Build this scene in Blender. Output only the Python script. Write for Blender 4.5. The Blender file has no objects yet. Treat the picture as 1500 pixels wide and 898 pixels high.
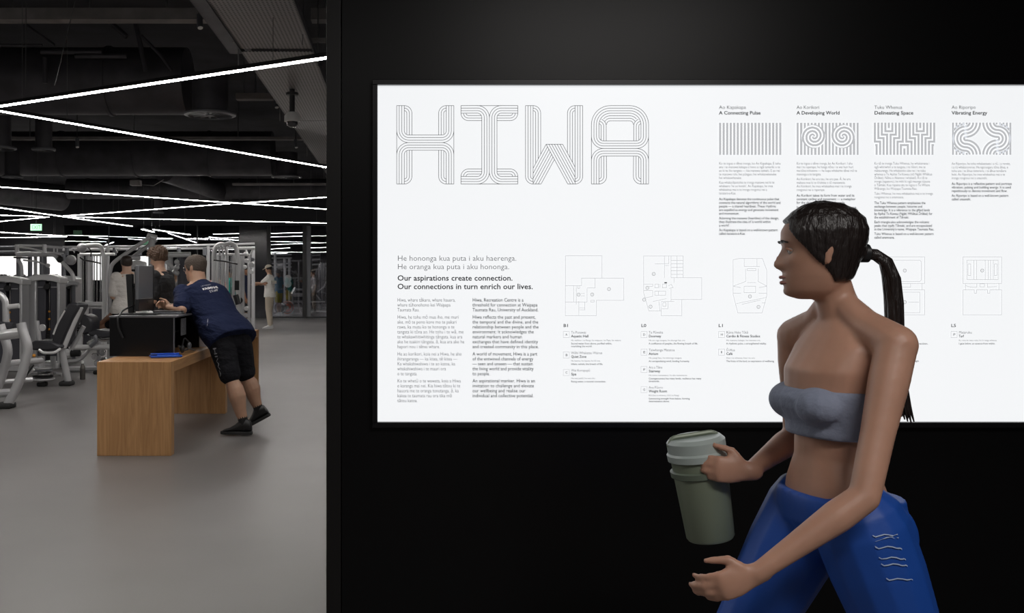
import bpy, bmesh, math, random
from mathutils import Vector, Matrix
random.seed(7)
PI = math.pi
# ------------------------------------------------------------------ camera
F, CX, CY, EYE = 1400.0, 585.0, 407.0, 1.43
scn = bpy.context.scene
C = scn.collection
cam_d = bpy.data.cameras.new('camera'); cam = bpy.data.objects.new('camera', cam_d); C.objects.link(cam)
cam.location = (0, 0, EYE); cam.rotation_euler = (PI/2, 0, 0)
cam_d.sensor_width = 36; cam_d.lens = 36*F/1500
cam_d.shift_x = (750-CX)/1500; cam_d.shift_y = -(449-CY)/1500
cam_d.clip_start = .05; cam_d.clip_end = 300
scn.camera = cam
scn.view_settings.view_transform = 'Standard'; scn.view_settings.look = 'None'
scn.view_settings.exposure = 0.0; scn.view_settings.gamma = 1
# ------------------------------------------------------------------ world and big lights
w = bpy.data.worlds.new('world'); scn.world = w; w.use_nodes = True
w.node_tree.nodes['Background'].inputs[0].default_value = (.5, .52, .56, 1)
w.node_tree.nodes['Background'].inputs[1].default_value = .05
def area(name, loc, rot, sx, sy, power, col=(1, 1, 1)):
    l = bpy.data.lights.new(name, 'AREA'); l.shape = 'RECTANGLE'; l.size = sx; l.size_y = sy
    l.energy = power; l.color = col
    o = bpy.data.objects.new(name, l); C.objects.link(o); o.location = loc; o.rotation_euler = rot
    return o
LINE = 57.0           # radiance of the linear luminaires
area('lobby_fill', (1.5, -.2, 3.3), (0, 0, 0), 1.8, .6, 75, (1, .96, .93))  # unseen fill lamps added over the lobby to light the walking woman
area('lobby_fill', (-.6, -1.2, 3.3), (0, 0, 0), 1.2, .5, 12, (1, .96, .93))

# ------------------------------------------------------------------ helpers
def W(px, py, Y): return Vector(((px-CX)*Y/F, Y, EYE-(py-CY)*Y/F))
def P(px, py, z):
    Y = F*(z-EYE)/(CY-py); return Vector(((px-CX)*Y/F, Y, z))
def G(px, py): return P(px, py, 0.0)

def mat(name, col, rough=.5, metal=0., emit=None, estr=1., bump=0., bscale=60., var=0., vscale=8., alpha=1., spec=None, coat=0., stretch=(1, 1, 1), sss=0.):
    m = bpy.data.materials.new(name); m.use_nodes = True
    nt = m.node_tree; b = nt.nodes['Principled BSDF']
    b.inputs['Base Color'].default_value = (*col, 1); b.inputs['Roughness'].default_value = rough
    b.inputs['Metallic'].default_value = metal; b.inputs['Alpha'].default_value = alpha
    if spec is not None: b.inputs['Specular IOR Level'].default_value = spec
    if coat: b.inputs['Coat Weight'].default_value = coat
    if sss:
        b.inputs['Subsurface Weight'].default_value = sss; b.inputs['Subsurface Scale'].default_value = .02
    if emit:
        b.inputs['Emission Color'].default_value = (*emit, 1); b.inputs['Emission Strength'].default_value = estr
    if bump or var:
        tc = nt.nodes.new('ShaderNodeTexCoord'); mp = nt.nodes.new('ShaderNodeMapping')
        mp.inputs['Scale'].default_value = stretch
        nt.links.new(tc.outputs['Object'], mp.inputs[0])
    if var:
        n = nt.nodes.new('ShaderNodeTexNoise'); n.inputs['Scale'].default_value = vscale; n.inputs['Detail'].default_value = 5
        nt.links.new(mp.outputs[0], n.inputs['Vector'])
        r = nt.nodes.new('ShaderNodeValToRGB')
        r.color_ramp.elements[0].position = .3; r.color_ramp.elements[1].position = .7
        r.color_ramp.elements[0].color = (*[c*(1-var) for c in col], 1); r.color_ramp.elements[1].color = (*[min(1, c*(1+var)) for c in col], 1)
        nt.links.new(n.outputs['Fac'], r.inputs[0]); nt.links.new(r.outputs[0], b.inputs['Base Color'])
    if bump:
        n2 = nt.nodes.new('ShaderNodeTexNoise'); n2.inputs['Scale'].default_value = bscale; n2.inputs['Detail'].default_value = 4
        nt.links.new(mp.outputs[0], n2.inputs['Vector'])
        bp = nt.nodes.new('ShaderNodeBump'); bp.inputs['Strength'].default_value = bump; bp.inputs['Distance'].default_value = .02
        nt.links.new(n2.outputs['Fac'], bp.inputs['Height']); nt.links.new(bp.outputs[0], b.inputs['Normal'])
    return m

class MB:
    """collects closed shapes in world coordinates"""
    def __init__(s): s.v = []; s.f = []
    def add(s, vs, fs):
        o = len(s.v); s.v += [Vector(v) for v in vs]; s.f += [tuple(i+o for i in f) for f in fs]; return s
    def box(s, c, size, rot=None):
        c = Vector(c); h = Vector(size)/2; vs = []
        for z in (-1, 1):
            for x, y in ((-1, -1), (1, -1), (1, 1), (-1, 1)):
                p = Vector((x*h.x, y*h.y, z*h.z))
                if rot is not None: p = rot @ p
                vs.append(c+p)
        return s.add(vs, [(3, 2, 1, 0), (4, 5, 6, 7), (0, 1, 5, 4), (1, 2, 6, 5), (2, 3, 7, 6), (3, 0, 4, 7)])
    def box2(s, a, b):
        a = Vector(a); b = Vector(b)
        return s.box((a+b)/2, [abs(b[i]-a[i]) for i in range(3)])
    def rings(s, rs, cap=True):
        n = len(rs[0]); vs = [p for r in rs for p in r]; fs = []
        for i in range(len(rs)-1):
            for k in range(n):
                a = i*n+k; b = i*n+(k+1) % n
                fs.append((a, b, b+n, a+n))
        if cap: fs.append(tuple(range(n-1, -1, -1))); fs.append(tuple((len(rs)-1)*n+k for k in range(n)))
        return s.add(vs, fs)
    def loft(s, pts, rad, hint=None, n=14):
        """rad: list of r or (r_hint, r_other)"""
        pts = [Vector(p) for p in pts]; rs = []; u = None
        if hint is not None: u = Vector(hint)
        for i, p in enumerate(pts):
            t = (pts[min(i+1, len(pts)-1)]-pts[max(i-1, 0)])
            t = t.normalized() if t.length > 1e-9 else Vector((0, 0, 1))
            if u is None:
                u = Vector((0, 0, 1)) if abs(t.z) < .9 else Vector((1, 0, 0))
            a = (u-t*u.dot(t))
            if a.length < 1e-6: a = t.orthogonal()
            a.normalize(); b = t.cross(a)
            u = Vector(hint) if hint is not None else a
            r = rad[i] if isinstance(rad, (list, tuple)) else rad
            ra, rb = r if isinstance(r, (tuple, list)) else (r, r)
            rs.append([p+a*math.cos(2*PI*k/n)*ra+b*math.sin(2*PI*k/n)*rb for k in range(n)])
        return s.rings(rs)
    def tube(s, pts, r, n=10, smooth=0):
        pts = [Vector(p) for p in pts]
        if smooth and len(pts) > 2:      # round the corners
            out = [pts[0]]
            for i in range(1, len(pts)-1):
                a, b, c = pts[i-1], pts[i], pts[i+1]
                d = min((a-b).length, (c-b).length)*.45
                p0 = b+(a-b).normalized()*min(d, smooth); p2 = b+(c-b).normalized()*min(d, smooth)
                for k in range(5):
                    t = k/4; out.append(p0*(1-t)**2+b*2*t*(1-t)+p2*t*t)
            out.append(pts[-1]); pts = out
        return s.loft(pts, r, None, n)
    def caps(s, pts, rad, hint=None, n=14):
        """loft with rounded ends"""
        pts = [Vector(p) for p in pts]; R = [r if isinstance(r, (tuple, list)) else (r, r) for r in rad]
        d0 = (pts[0]-pts[1]).normalized(); d1 = (pts[-1]-pts[-2]).normalized()
        m0 = min(R[0]); m1 = min(R[-1]); A = []; B = []
        for q in (.97, .75, .4):
            A.append((pts[0]+d0*m0*q, tuple(x*math.sqrt(1-q*q) for x in R[0])))
            B.append((pts[-1]+d1*m1*q, tuple(x*math.sqrt(1-q*q) for x in R[-1])))
        seq = A+list(zip(pts, R))+B[::-1]
        return s.loft([p for p, _ in seq], [r for _, r in seq], hint, n)
    def ball(s, c, r, n=12):
        c = Vector(c); r = Vector(r) if isinstance(r, (tuple, list)) else Vector((r, r, r)); rs = []
        for i in range(1, n):
            th = PI*i/n
            rs.append([c+Vector((math.sin(th)*math.cos(2*PI*k/n)*r.x, math.sin(th)*math.sin(2*PI*k/n)*r.y, -math.cos(th)*r.z)) for k in range(n)])
        return s.rings(rs)
    def lathe(s, prof, c=(0, 0, 0), M=None, n=28, hollow=False):
        c = Vector(c); rs = []
        if hollow: prof = list(prof)+[prof[0]]
        for r, z in prof:
            ring = []
            for k in range(n):
                p = Vector((r*math.cos(2*PI*k/n), r*math.sin(2*PI*k/n), z))
                if M is not None: p = M @ p
                ring.append(c+p)
            rs.append(ring)
        return s.rings(rs, cap=not hollow)
    def disc(s, c, r, h, axis='Y', n=28):
        M = {'Z': Matrix.Identity(3), 'Y': Matrix.Rotation(PI/2, 3, 'X'), 'X': Matrix.Rotation(PI/2, 3, 'Y')}[axis]
        b = min(.2*h, .01)
        return s.lathe([(r-b, -h/2), (r, -h/2+b), (r, h/2-b), (r-b, h/2)], c, M, n)
    def prism(s, poly, d):
        """poly: world points, extruded by vector d"""
        n = len(poly); d = Vector(d); vs = [Vector(p) for p in poly]+[Vector(p)+d for p in poly]
        fs = [tuple(range(n)), tuple(range(2*n-1, n-1, -1))]+[(k, k+n, (k+1) % n+n, (k+1) % n) for k in range(n)]
        return s.add(vs, fs)
    def build(s, name, m, parent=None, loc=None, bevel=0., smooth=True, remesh=0., rel=0, ang=35):
        org = Vector(loc) if loc is not None else (WL[parent.name] if parent is not None else Vector((0, 0, 0)))
        me = bpy.data.meshes.new(name); me.from_pydata([v-org for v in s.v], [], s.f)
        bm = bmesh.new(); bm.from_mesh(me); bmesh.ops.recalc_face_normals(bm, faces=bm.faces); bm.to_mesh(me); bm.free()
        me.materials.append(m)
        o = bpy.data.objects.new(name, me); C.objects.link(o)
        if smooth and not remesh:
            me.polygons.foreach_set('use_smooth', [True]*len(me.polygons))
            me.set_sharp_from_angle(angle=math.radians(ang))
        if parent is not None: o.parent = parent
        else: o.location = org
        WL[o.name] = org
        if bevel:
            b = o.modifiers.new('bevel', 'BEVEL'); b.width = bevel; b.segments = 2; b.limit_method = 'ANGLE'
        if remesh:
            r = o.modifiers.new('remesh', 'REMESH'); r.mode = 'VOXEL'; r.voxel_size = remesh; r.use_smooth_shade = True
            if rel:
                q = o.modifiers.new('smooth', 'SMOOTH'); q.factor = .5; q.iterations = rel
        return o
WL = {}
def thing(name, label, cat, loc, group=None):
    o = bpy.data.objects.new(name, None); C.objects.link(o); o.location = loc; o.empty_display_size = .1
    WL[o.name] = Vector(loc); return tag(o, label, cat, group)
def tag(o, label, cat, group=None):
    o['label'] = label; o['category'] = cat
    if group: o['group'] = group
    return o
def struct(o): o['kind'] = 'structure'; return o

# ------------------------------------------------------------------ materials
M = {}
M['silver'] = mat('silver_paint', (.56, .56, .57), .33, .35)
M['silver2'] = mat('silver_paint_light', (.72, .72, .72), .28, .25)
M['chrome'] = mat('chrome', (.75, .75, .76), .15, 1.)
M['shroud'] = mat('shroud', (.075, .075, .09), .4, .1)
M['black'] = mat('black_plastic', (.012, .012, .013), .4)
M['rubber'] = mat('rubber', (.02, .02, .02), .75)
M['vinyl'] = mat('vinyl', (.028, .028, .033), .42, bump=.08, bscale=90)
M['orange'] = mat('orange_plastic', (.8, .35, .05), .4)
M['white'] = mat('white_plastic', (.75, .75, .74), .4)
M['grey'] = mat('grey_plastic', (.16, .165, .18), .38, .2)
M['red'] = mat('red_rubber', (.55, .04, .035), .5)
M['duct'] = mat('duct_black', (.065, .062, .07), .5, .2, var=.3, vscale=3)
M['beam'] = mat('beam_grey', (.22, .205, .20), .8, var=.2, vscale=4)
M['ceil'] = mat('ceiling_black', (.026, .025, .03), .85, var=.4, vscale=2)
M['emit'] = mat('luminaire', (1, 1, 1), .5, emit=(1, .965, .93), estr=LINE)
M['emit_reflected'] = mat('reflected_line', (1, 1, 1), .5, emit=(1, .965, .93), estr=22)
M['wire'] = mat('wire', (.2, .2, .2), .4, .8)

# ------------------------------------------------------------------ structure
def floor_mat():
    m = bpy.data.materials.new('floor_vinyl'); m.use_nodes = True; nt = m.node_tree; b = nt.nodes['Principled BSDF']
    tc = nt.nodes.new('ShaderNodeTexCoord')
    n1 = nt.nodes.new('ShaderNodeTexNoise'); n1.inputs['Scale'].default_value = .9; n1.inputs['Detail'].default_value = 3
    n2 = nt.nodes.new('ShaderNodeTexNoise'); n2.inputs['Scale'].default_value = 160; n2.inputs['Detail'].default_value = 3
    nt.links.new(tc.outputs['Object'], n1.inputs[0]); nt.links.new(tc.outputs['Object'], n2.inputs[0])
    mx = nt.nodes.new('ShaderNodeMath'); mx.operation = 'MULTIPLY_ADD'; mx.inputs[1].default_value = .75; 
    nt.links.new(n1.outputs['Fac'], mx.inputs[0])
    m2 = nt.nodes.new('ShaderNodeMath'); m2.operation = 'MULTIPLY'; m2.inputs[1].default_value = .25
    nt.links.new(n2.outputs['Fac'], m2.inputs[0]); nt.links.new(m2.outputs[0], mx.inputs[2])
    r = nt.nodes.new('ShaderNodeValToRGB'); r.color_ramp.elements[0].position = .35; r.color_ramp.elements[1].position = .65
    r.color_ramp.elements[0].color = (.145, .136, .132, 1); r.color_ramp.elements[1].color = (.176, .166, .161, 1)
    nt.links.new(mx.outputs[0], r.inputs[0]); nt.links.new(r.outputs[0], b.inputs['Base Color'])
    b.inputs['Roughness'].default_value = .36; b.inputs['Specular IOR Level'].default_value = .45
    bp = nt.nodes.new('ShaderNodeBump'); bp.inputs['Strength'].default_value = .05; bp.inputs['Distance'].default_value = .002
    nt.links.new(n2.outputs['Fac'], bp.inputs['Height']); nt.links.new(bp.outputs[0], b.inputs['Normal'])
    return m
GL = 34.0      # back partition distance
BK = 52.0      # far wall of the room beyond the partition
XL, XR = -17.0, 9.0
struct(MB().box2((XL, -4, -.2), (XR, BK, 0)).build('floor', floor_mat()))
struct(MB().box2((XL, -4, 4.7), (XR, BK, 4.9)).build('ceiling', M['ceil']))
wallm = mat('wall_dark', (.035, .035, .04), .6, var=.2, vscale=1)
struct(MB().box2((XL-.2, -4, 0), (XL, BK, 4.7)).build('wall_left', wallm))
struct(MB().box2((XR, -4, 0), (XR+.2, BK, 4.7)).build('wall_right', wallm))
struct(MB().box2((XL, -4.2, 0), (XR, -4, 4.7)).build('wall_front', mat('wall_behind', (.3, .29, .28), .7)))
struct(MB().box2((XL, BK, 0), (XR, BK+.2, 4.7)).build('wall_far', wallm))
# black sign wall
WY = 3.5
blackw = mat('black_panel', (.004, .004, .0045), .34, spec=.25, bump=.02, bscale=300)
e0 = (478-CX)/400
e1 = (500-CX)/400
struct(MB().box2((e1+.001, WY, 0), (XR, WY+.3, 4.7)).build('wall_sign', blackw, bevel=.002))
struct(MB().box2((e0, WY-.002, 0), (e1-.001, WY+.3, 4.7)).build('trim_1', mat('black_trim', (.012, .011, .011), .38, .2), bevel=.002))
# low lobby ceiling over the camera side
struct(MB().box2((XL, -4, 3.45), (XR, 3.0, 3.6)).build('ceiling_lobby', mat('lobby_ceiling', (.04, .04, .04), .8)))

# back partition: opaque dark panels, white lit wall, smoked glass
def bx(px): return (px-CX)*GL/F
def bz(py): return EYE-(py-CY)*GL/F
struct(MB().box2((XL, GL, 2.25), (bx(92), GL+.15, 4.7)).build('wall_back', mat('wall_back_dark', (.02, .02, .024), .5)))
white_glow = mat('white_wall_glow', (.8, .8, .8), .5, emit=(1, .98, .96), estr=.85)  # white lit wall: its brightness is put in as emission
gpanel = struct(MB().box2((XL, GL+.05, 1.0), (bx(92), GL+.1, 2.2)).build('glow_panel_1', white_glow, loc=(bx(40), GL, 1)))
for px in (-10, 26, 62, 91):
    MB().box((bx(px), GL+.02, 1.6), (.05, .06, 1.3)).build('mullion', M['black'], gpanel)
MB().box((bx(20), GL+.02, 1.0), (abs(bx(92)-XL)-.3, .06, .06)).build('panel_bar', M['black'], gpanel)
struct(MB().box2((XL, GL, 0), (bx(92), GL+.15, 1.0)).build('wall_back_lower', wallm))
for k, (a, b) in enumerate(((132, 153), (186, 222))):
    gpanel = struct(MB().box2((bx(a), GL+.0, (1.35, .3)[k]), (bx(b), GL+.04, 2.2)).build('glow_panel_%d' % (k+2), white_glow, loc=(bx((a+b)/2), GL, 1)))  # further white areas, lit look given by the same glow
    for px in (a, b):
        MB().box((bx(px), GL, 1.12), (.05, .1, 2.2)).build('mullion', M['black'], gpanel)
struct(MB().box2((bx(350), GL, 0), (bx(393), GL+.15, 3.3)).build('wall_partition', mat('partition_gloss', (.022, .022, .028), .12, spec=.6)))
struct(MB().box2((bx(92), GL, 3.3), (XR, GL+.15, 4.7)).build('wall_back_upper', mat('bulkhead', (.014, .014, .018), .6)))
# smoked glass panes with strong reflection
gm = bpy.data.materials.new('smoked_glass'); gm.use_nodes = True; nt = gm.node_tree
for n in list(nt.nodes):
    if n.type != 'OUTPUT_MATERIAL': nt.nodes.remove(n)
out = [n for n in nt.nodes if n.type == 'OUTPUT_MATERIAL'][0]
tr = nt.nodes.new('ShaderNodeBsdfTransparent'); tr.inputs[0].default_value = (.86, .87, .9, 1)
gg = nt.nodes.new('ShaderNodeBsdfGlossy'); gg.inputs['Roughness'].default_value = .01; gg.inputs[0].default_value = (.9, .9, .95, 1)
mix = nt.nodes.new('ShaderNodeMixShader'); mix.inputs[0].default_value = .13
nt.links.new(tr.outputs[0], mix.inputs[1]); nt.links.new(gg.outputs[0], mix.inputs[2]); nt.links.new(mix.outputs[0], out.inputs[0])
gw = thing('glass_partition', '', '', (bx(390), GL, 0)); del gw['label'], gw['category']
gw['kind'] = 'structure'; gw.name = 'wall_glass'; WL['wall_glass'] = Vector((bx(390), GL, 0))
for a, b in ((93, 158), (159, 226), (227, 288), (289, 350), (394, 445), (456, 500), (501, 560), (561, 640)):
    MB().box2((bx(a), GL+.05, .04), (bx(b), GL+.065, 3.28)).build('pane', gm, gw)
for px, wd in ((92, .08), (158.5, .03), (226.5, .03), (288.5, .03), (393.5, .12), (446, .14), (500, .05), (560, .05)):
    MB().box((bx(px), GL+.05, 1.64), (wd, .12, 3.28)).build('mullion', M['black'], gw)
MB().box2((bx(92), GL-.02, 0), (bx(640), GL+.12, .05)).build('rail', M['black'], gw)
MB().box2((bx(447), GL+.04, .05), (bx(455), GL+.1, 3.28)).build('grey_panel', M['grey'], gw)

# ------------------------------------------------------------------ linear luminaires
ZL = 3.13
def strip(a, b, label, z=ZL, w_=.054, m=None, group='linear ceiling lights'):
    a = Vector(a); b = Vector(b); d = (b-a).normalized(); s = Vector((0, 0, 1)).cross(d).normalized()*w_/2
    t = thing('linear_light', label, 'ceiling light', (a+b)/2+Vector((0, 0, .07)), group)
    hz = Vector((0, 0, .035)); up = Vector((0, 0, .004))
    MB().prism([a-s*1.15+up, a+s*1.15+up, b+s*1.15+up, b-s*1.15+up], hz).build('housing', M['black'], t)
    MB().prism([a-s, a+s, b+s, b-s], (0, 0, .004)).build('diffuser', m or M['emit'], t)
    L = (b-a).length
    for q in (.15, .85):
        p = a+(b-a)*q
        MB().tube([p+hz, (p.x, p.y, 4.69)], .003, 6).build('suspension_wire', M['wire'], t)
    return t
def pstrip(x0, y0, x1, y1, label, **k): return strip(P(x0, y0, k.get('z', ZL)), P(x1, y1, k.get('z', ZL)), label, **k)
pstrip(-30, 160.5, 500, 82, 'nearest thick white linear ceiling light, rising to the right across the top')
pstrip(-30, 158, 540, 256, 'long white linear ceiling light falling right from the apex at the left edge')
pstrip(-60, 270, 520, 309.5, 'white linear ceiling light falling gently to the right below the exposed duct')
pstrip(90, 317, 336, 298.5, 'short white linear light rising right to the mid ceiling crossing')
pstrip(358, 297.5, 520, 286, 'white linear light rising right from the mid crossing to the black wall')
pstrip(105, 318, 520, 328, 'nearly level white linear light below the mid ceiling crossing')
pstrip(-60, 296, 193, 331.5, 'white linear light falling from left edge through the left crossing')
pstrip(-60, 314, 62, 317, 'level white linear light at left edge, upper of the pair meeting the crossing')
pstrip(-60, 330, 71, 318, 'white linear light at left edge rising to the left crossing')
pstrip(-40, 338, 97, 346, 'lower left white linear light falling to the corner post, upper of two', z=2.8)
pstrip(-10, 348.5, 97, 346.8, 'lower left white linear light rising to the corner post, lower of two', z=2.8)
pstrip(225, 336.5, 278, 344, 'short far white linear light falling right above the staff member', z=2.8)
pstrip(208, 336, 225, 340, 'tiny far white linear light at the end of a falling line', z=2.8)
# lights outside the frame, overhead
for a, b, nm in (((-9, 5.2), (-1.6, 3.8), 'nearest the camera'), ((-9.5, 3.6), (-2.8, 6.4), 'crossing above the camera'), ((-12, 8), (-8.2, 12.5), 'left of the desk'), ((-1.4, 5.2), (4.5, 7.5), 'just behind the sign wall'), ((.7, 10), (6, 12), 'behind the sign wall'), ((.4, 18), (7, 16), 'far behind the sign wall'), ((-15, 16), (-9, 13), 'left of the machines')):
    strip((*a, ZL), (*b, ZL), 'white linear ceiling light outside the picture, '+nm)
for a, b, Y, nm in (((131, 346), (160, 346), 38, 'upper of the pair right of the corner post'), ((131, 347.5), (158, 350), 39, 'lower of the pair right of the corner post'), ((188, 350), (197, 350.5), 40, 'a tiny one above the blurred man'), ((306, 347), (348, 352), 37, 'falling right above the cable station'), ((312, 343), (367, 342), 38, 'level above the cable station'),
                ((397, 342), (452, 340.5), 38, 'highest, above the man in the cap'), ((397, 365), (425, 363), 44, 'middle one above the man in the cap'), ((447, 363), (486, 362.5), 43, 'beside the black wall'), ((397, 372), (421, 371), 46, 'lowest one above the man in the cap')):
    strip(W(*a, Y), W(*b, Y), 'far glowing strip standing for a reflected light line, '+nm, m=M['emit_reflected'], w_=.09, group='reflected light lines at the glass')  # strips added behind the glass imitate mirrored ceiling lights

# ------------------------------------------------------------------ ceiling services
def cbeam(name, x0, x1, y0, y1, z, label, cat='beam', m='beam', dep=.12):
    Y = F*(z-EYE)/(CY-y1); h = (y1-y0)*Y/F
    a = (x0-CX)*Y/F; b = (x1-CX)*Y/F
    t = thing(name, label, cat, ((a+b)/2, Y, z))
    MB().box2((a, Y, z), (b, Y+dep, z+h)).build('web', M[m], t, bevel=.004)
    MB().box2((a, Y-.0, z-.008), (b, Y+dep+.05, z)).build('flange', M[m], t)
    for q in (.2, .5, .8):
        MB().tube([(a+(b-a)*q, Y+dep/2, z+h), (a+(b-a)*q, Y+dep/2, 4.7)], .01, 6).build('hanger_rod', M['wire'], t)
cbeam('steel_channel', -60, 318, 11, 27, 4.1, 'grey steel channel across the top left of the ceiling')
cbeam('steel_channel', 455, 560, 11, 27, 4.1, 'grey steel channel stub at the top right of the gym ceiling')
cbeam('steel_channel', 345, 402, 136, 144, 4.05, 'short grey steel channel beside the perforated tray')
cbeam('steel_channel', -60, 450, 200, 203.5, 4.0, 'thin grey channel behind the second light line')
cbeam('steel_channel', 340, 520, 268, 270.5, 3.9, 'thin dark channel at the right below the round vent')
def duct(y, z, r, x0, x1, label):
    Y = F*(z-EYE)/(CY-y)+r*.2; a = (x0-CX)*Y/F; b = (x1-CX)*Y/F
    t = thing('air_duct', label, 'duct', ((a+b)/2, Y, z+r))
    MB().tube([(a, Y, z+r), (b, Y, z+r)], r, 36).build('duct_pipe', M['duct'], t)
    k = a+.6
    while k < b:
        MB().lathe([(r, -.02), (r+.02, -.02), (r+.02, .02), (r, .02)], (k, Y, z+r), Matrix.Rotation(PI/2, 3, 'Y'), 36).build('seam_ring', M['duct'], t)
        k += 1.5
    return Y
duct(166, 3.5, .42, -80, 276, 'large black round air duct behind the nearest light line')
duct(257, 3.5, .45, -60, 400, 'large black round air duct above the third light line')
duct(291, 3.78, .3, 100, 520, 'slim black round air duct at the back of the ceiling')
# perforated cable tray running away from the camera
def tray_mat():
    m = bpy.data.materials.new('perforated_steel'); m.use_nodes = True; nt = m.node_tree; b = nt.nodes['Principled BSDF']
    tc = nt.nodes.new('ShaderNodeTexCoord'); mp = nt.nodes.new('ShaderNodeMapping'); mp.inputs['Scale'].default_value = (30, 22, 1)
    nt.links.new(tc.outputs['Object'], mp.inputs[0])
    fr = nt.nodes.new('ShaderNodeVectorMath'); fr.operation = 'FRACTION'; nt.links.new(mp.outputs[0], fr.inputs[0])
    sb = nt.nodes.new('ShaderNodeVectorMath'); sb.operation = 'SUBTRACT'; sb.inputs[1].default_value = (.5, .5, 0); nt.links.new(fr.outputs[0], sb.inputs[0])
    ml = nt.nodes.new('ShaderNodeVectorMath'); ml.operation = 'MULTIPLY'; ml.inputs[1].default_value = (1, 1, 0); nt.links.new(sb.outputs[0], ml.inputs[0])
    ln = nt.nodes.new('ShaderNodeVectorMath'); ln.operation = 'LENGTH'; nt.links.new(ml.outputs[0], ln.inputs[0])
    lt = nt.nodes.new('ShaderNodeMath'); lt.operation = 'LESS_THAN'; lt.inputs[1].default_value = .27; nt.links.new(ln.outputs['Value'], lt.inputs[0])
    mx = nt.nodes.new('ShaderNodeMix'); mx.data_type = 'RGBA'; mx.inputs[6].default_value = (.30, .285, .28, 1); mx.inputs[7].default_value = (.03, .03, .03, 1)
    nt.links.new(lt.outputs[0], mx.inputs[0]); nt.links.new(mx.outputs[2], b.inputs['Base Color']); b.inputs['Roughness'].default_value = .5; b.inputs['Metallic'].default_value = .3
    return m
TM = tray_mat()
ty0 = F*(3.5-EYE)/CY
tx0, tx1 = (300-CX)*ty0/F, (430-CX)*ty0/F
t = thing('cable_tray', 'wide perforated steel cable tray running away beside the black wall', 'cable tray', ((tx0+tx1)/2, 10, 3.5))
ys = [4.2, 8.75, 12.6, 17, 20, 24]
for i in range(5):
    MB().box2((tx0, ys[i], 3.5+(.0 if i else .02)), (tx1, ys[i+1]-.03, 3.504+(.0 if i else .02))).build('tray_panel', TM, t)
for x in (tx0, tx1):
    MB().box2((x-.004, 4.2, 3.5), (x+.004, 24, 3.56)).build('side_rail', M['duct'], t)
for y in (6, 8.9, 12, 15.5, 19):
    for x in (tx0-.05, tx1+.03):
        MB().tube([(x, y, 3.4), (x, y, 4.7)], .006, 6).build('hanger_rod', M['wire'], t)
    MB().box2((tx0-.1, y-.02, 3.62), (tx1+.1, y+.02, 3.66)).build('hanger_bar', M['beam'], t)
t = thing('cable_tray', 'short dark tray left of the perforated tray', 'cable tray', (tx0-.2, 9, 3.75))
MB().box2((tx0-.3, 7.8, 3.75), (tx0-.06, 9.9, 3.757)).build('tray_panel', M['duct'], t)
for x in (tx0-.3, tx0-.06): MB().box2((x-.004, 7.8, 3.75), (x+.004, 9.9, 3.85)).build('side_rail', M['duct'], t)
t = thing('ceiling_struts', 'slanting dark steel struts and conduit in the shadows above the nearest light', 'struts', W(180, 60, 11.5))
for a, b, q in (((158, 30), (186, 54), .03), ((197, 28), (214, 104), .03), ((207, 52), (236, 82), .02), ((236, 82), (252, 104), .02), ((26, 28), (80, 66), .015), ((-20, 66), (62, 66), .015), ((60, 76), (150, 76), .03), ((110, 82), (186, 82), .03), ((66, 84), (66, 122), .03)):
    MB().tube([W(*a, 11.5), W(*b, 11.5)], q, 8).build('strut', M['duct'], t)
# round ceiling diffusers
def vent(px, py, wpx, z, label):
    p = P(px, py, z); r = wpx/2*p.y/F
    t = thing('ceiling_vent', label, 'air vent', p, 'round swirl air vents')
    MB().lathe([(r*.86, -.012), (r, 0), (r, .02), (r*.86, .02)], p, hollow=True).build('rim', M['grey'], t)
    MB().disc(p+Vector((0, 0, .03)), r*.86, .02, 'Z').build('backing', M['duct'], t)
    for k in range(14):
        a = 2*PI*k/14
        R = Matrix.Rotation(a, 3, 'Z') @ Matrix.Rotation(.2, 3, 'X')
        MB().box(p+Matrix.Rotation(a, 3, 'Z') @ Vector((r*.5, 0, .004)), (r*.62, r*.09, .004), R).build('blade', M['grey'], t)
    MB().disc(p, r*.16, .015, 'Z').build('hub', M['grey'], t)
    MB().tube([p+Vector((0, 0, .03)), p+Vector((0, 0, .5))], r*.7, 20).build('neck', M['duct'], t)
vent(308, 169, 75, 3.42, 'largest round swirl vent, under the nearest duct at centre')
vent(64, 220, 34, 3.3, 'small round vent at upper left below the duct')
vent(-2, 218, 50, 3.3, 'round vent cut by the left edge, upper one')
vent(18, 260, 30, 3.35, 'round vent near the left edge above the third light line')
vent(420, 260, 45, 3.45, 'round swirl vent at right near the black wall')
vent(232, 312, 16, 3.2, 'tiny far round vent below the mid crossing')
# dome security camera
p = W(428, 178, 10.5)
t = thing('security_camera', 'white dome security camera hanging below the perforated tray', 'camera', p)
MB().lathe([(.001, .10), (.055, .10), (.085, .06), (.088, 0), (.07, -.004), (.001, -.004)], p).build('housing', M['white'], t)
MB().lathe([(.062, -.004), (.058, -.035), (.038, -.06), (.001, -.07)], p).build('dome', mat('dark_dome', (.03, .03, .035), .05, coat=1), t)
MB().tube([p+Vector((0, 0, .1)), (p.x, p.y, 3.5)], .03, 14).build('pole', M['black'], t)
MB().disc((p.x, p.y, 3.45), .07, .03, 'Z').build('mount_plate', M['black'], t)
def sprink(px, py, Y, label):
    p = W(px, py, Y); t = thing('ceiling_spotlight', label, 'spotlight', p)
    MB().tube([p+Vector((.0, 0, 0)), p+Vector((.02, -.05, -.14))], .03, 12).build('head', M['grey'], t)
    MB().tube([p+Vector((.02, -.05, -.14)), p+Vector((.021, -.052, -.145))], .026, 12).build('lens', M['white'], t)
    MB().tube([p, (p.x, p.y, 4.7)], .008, 6).build('stem', M['black'], t)
sprink(292, 22, 9.6, 'small metal spotlight hanging beside the tray at the top')
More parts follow.
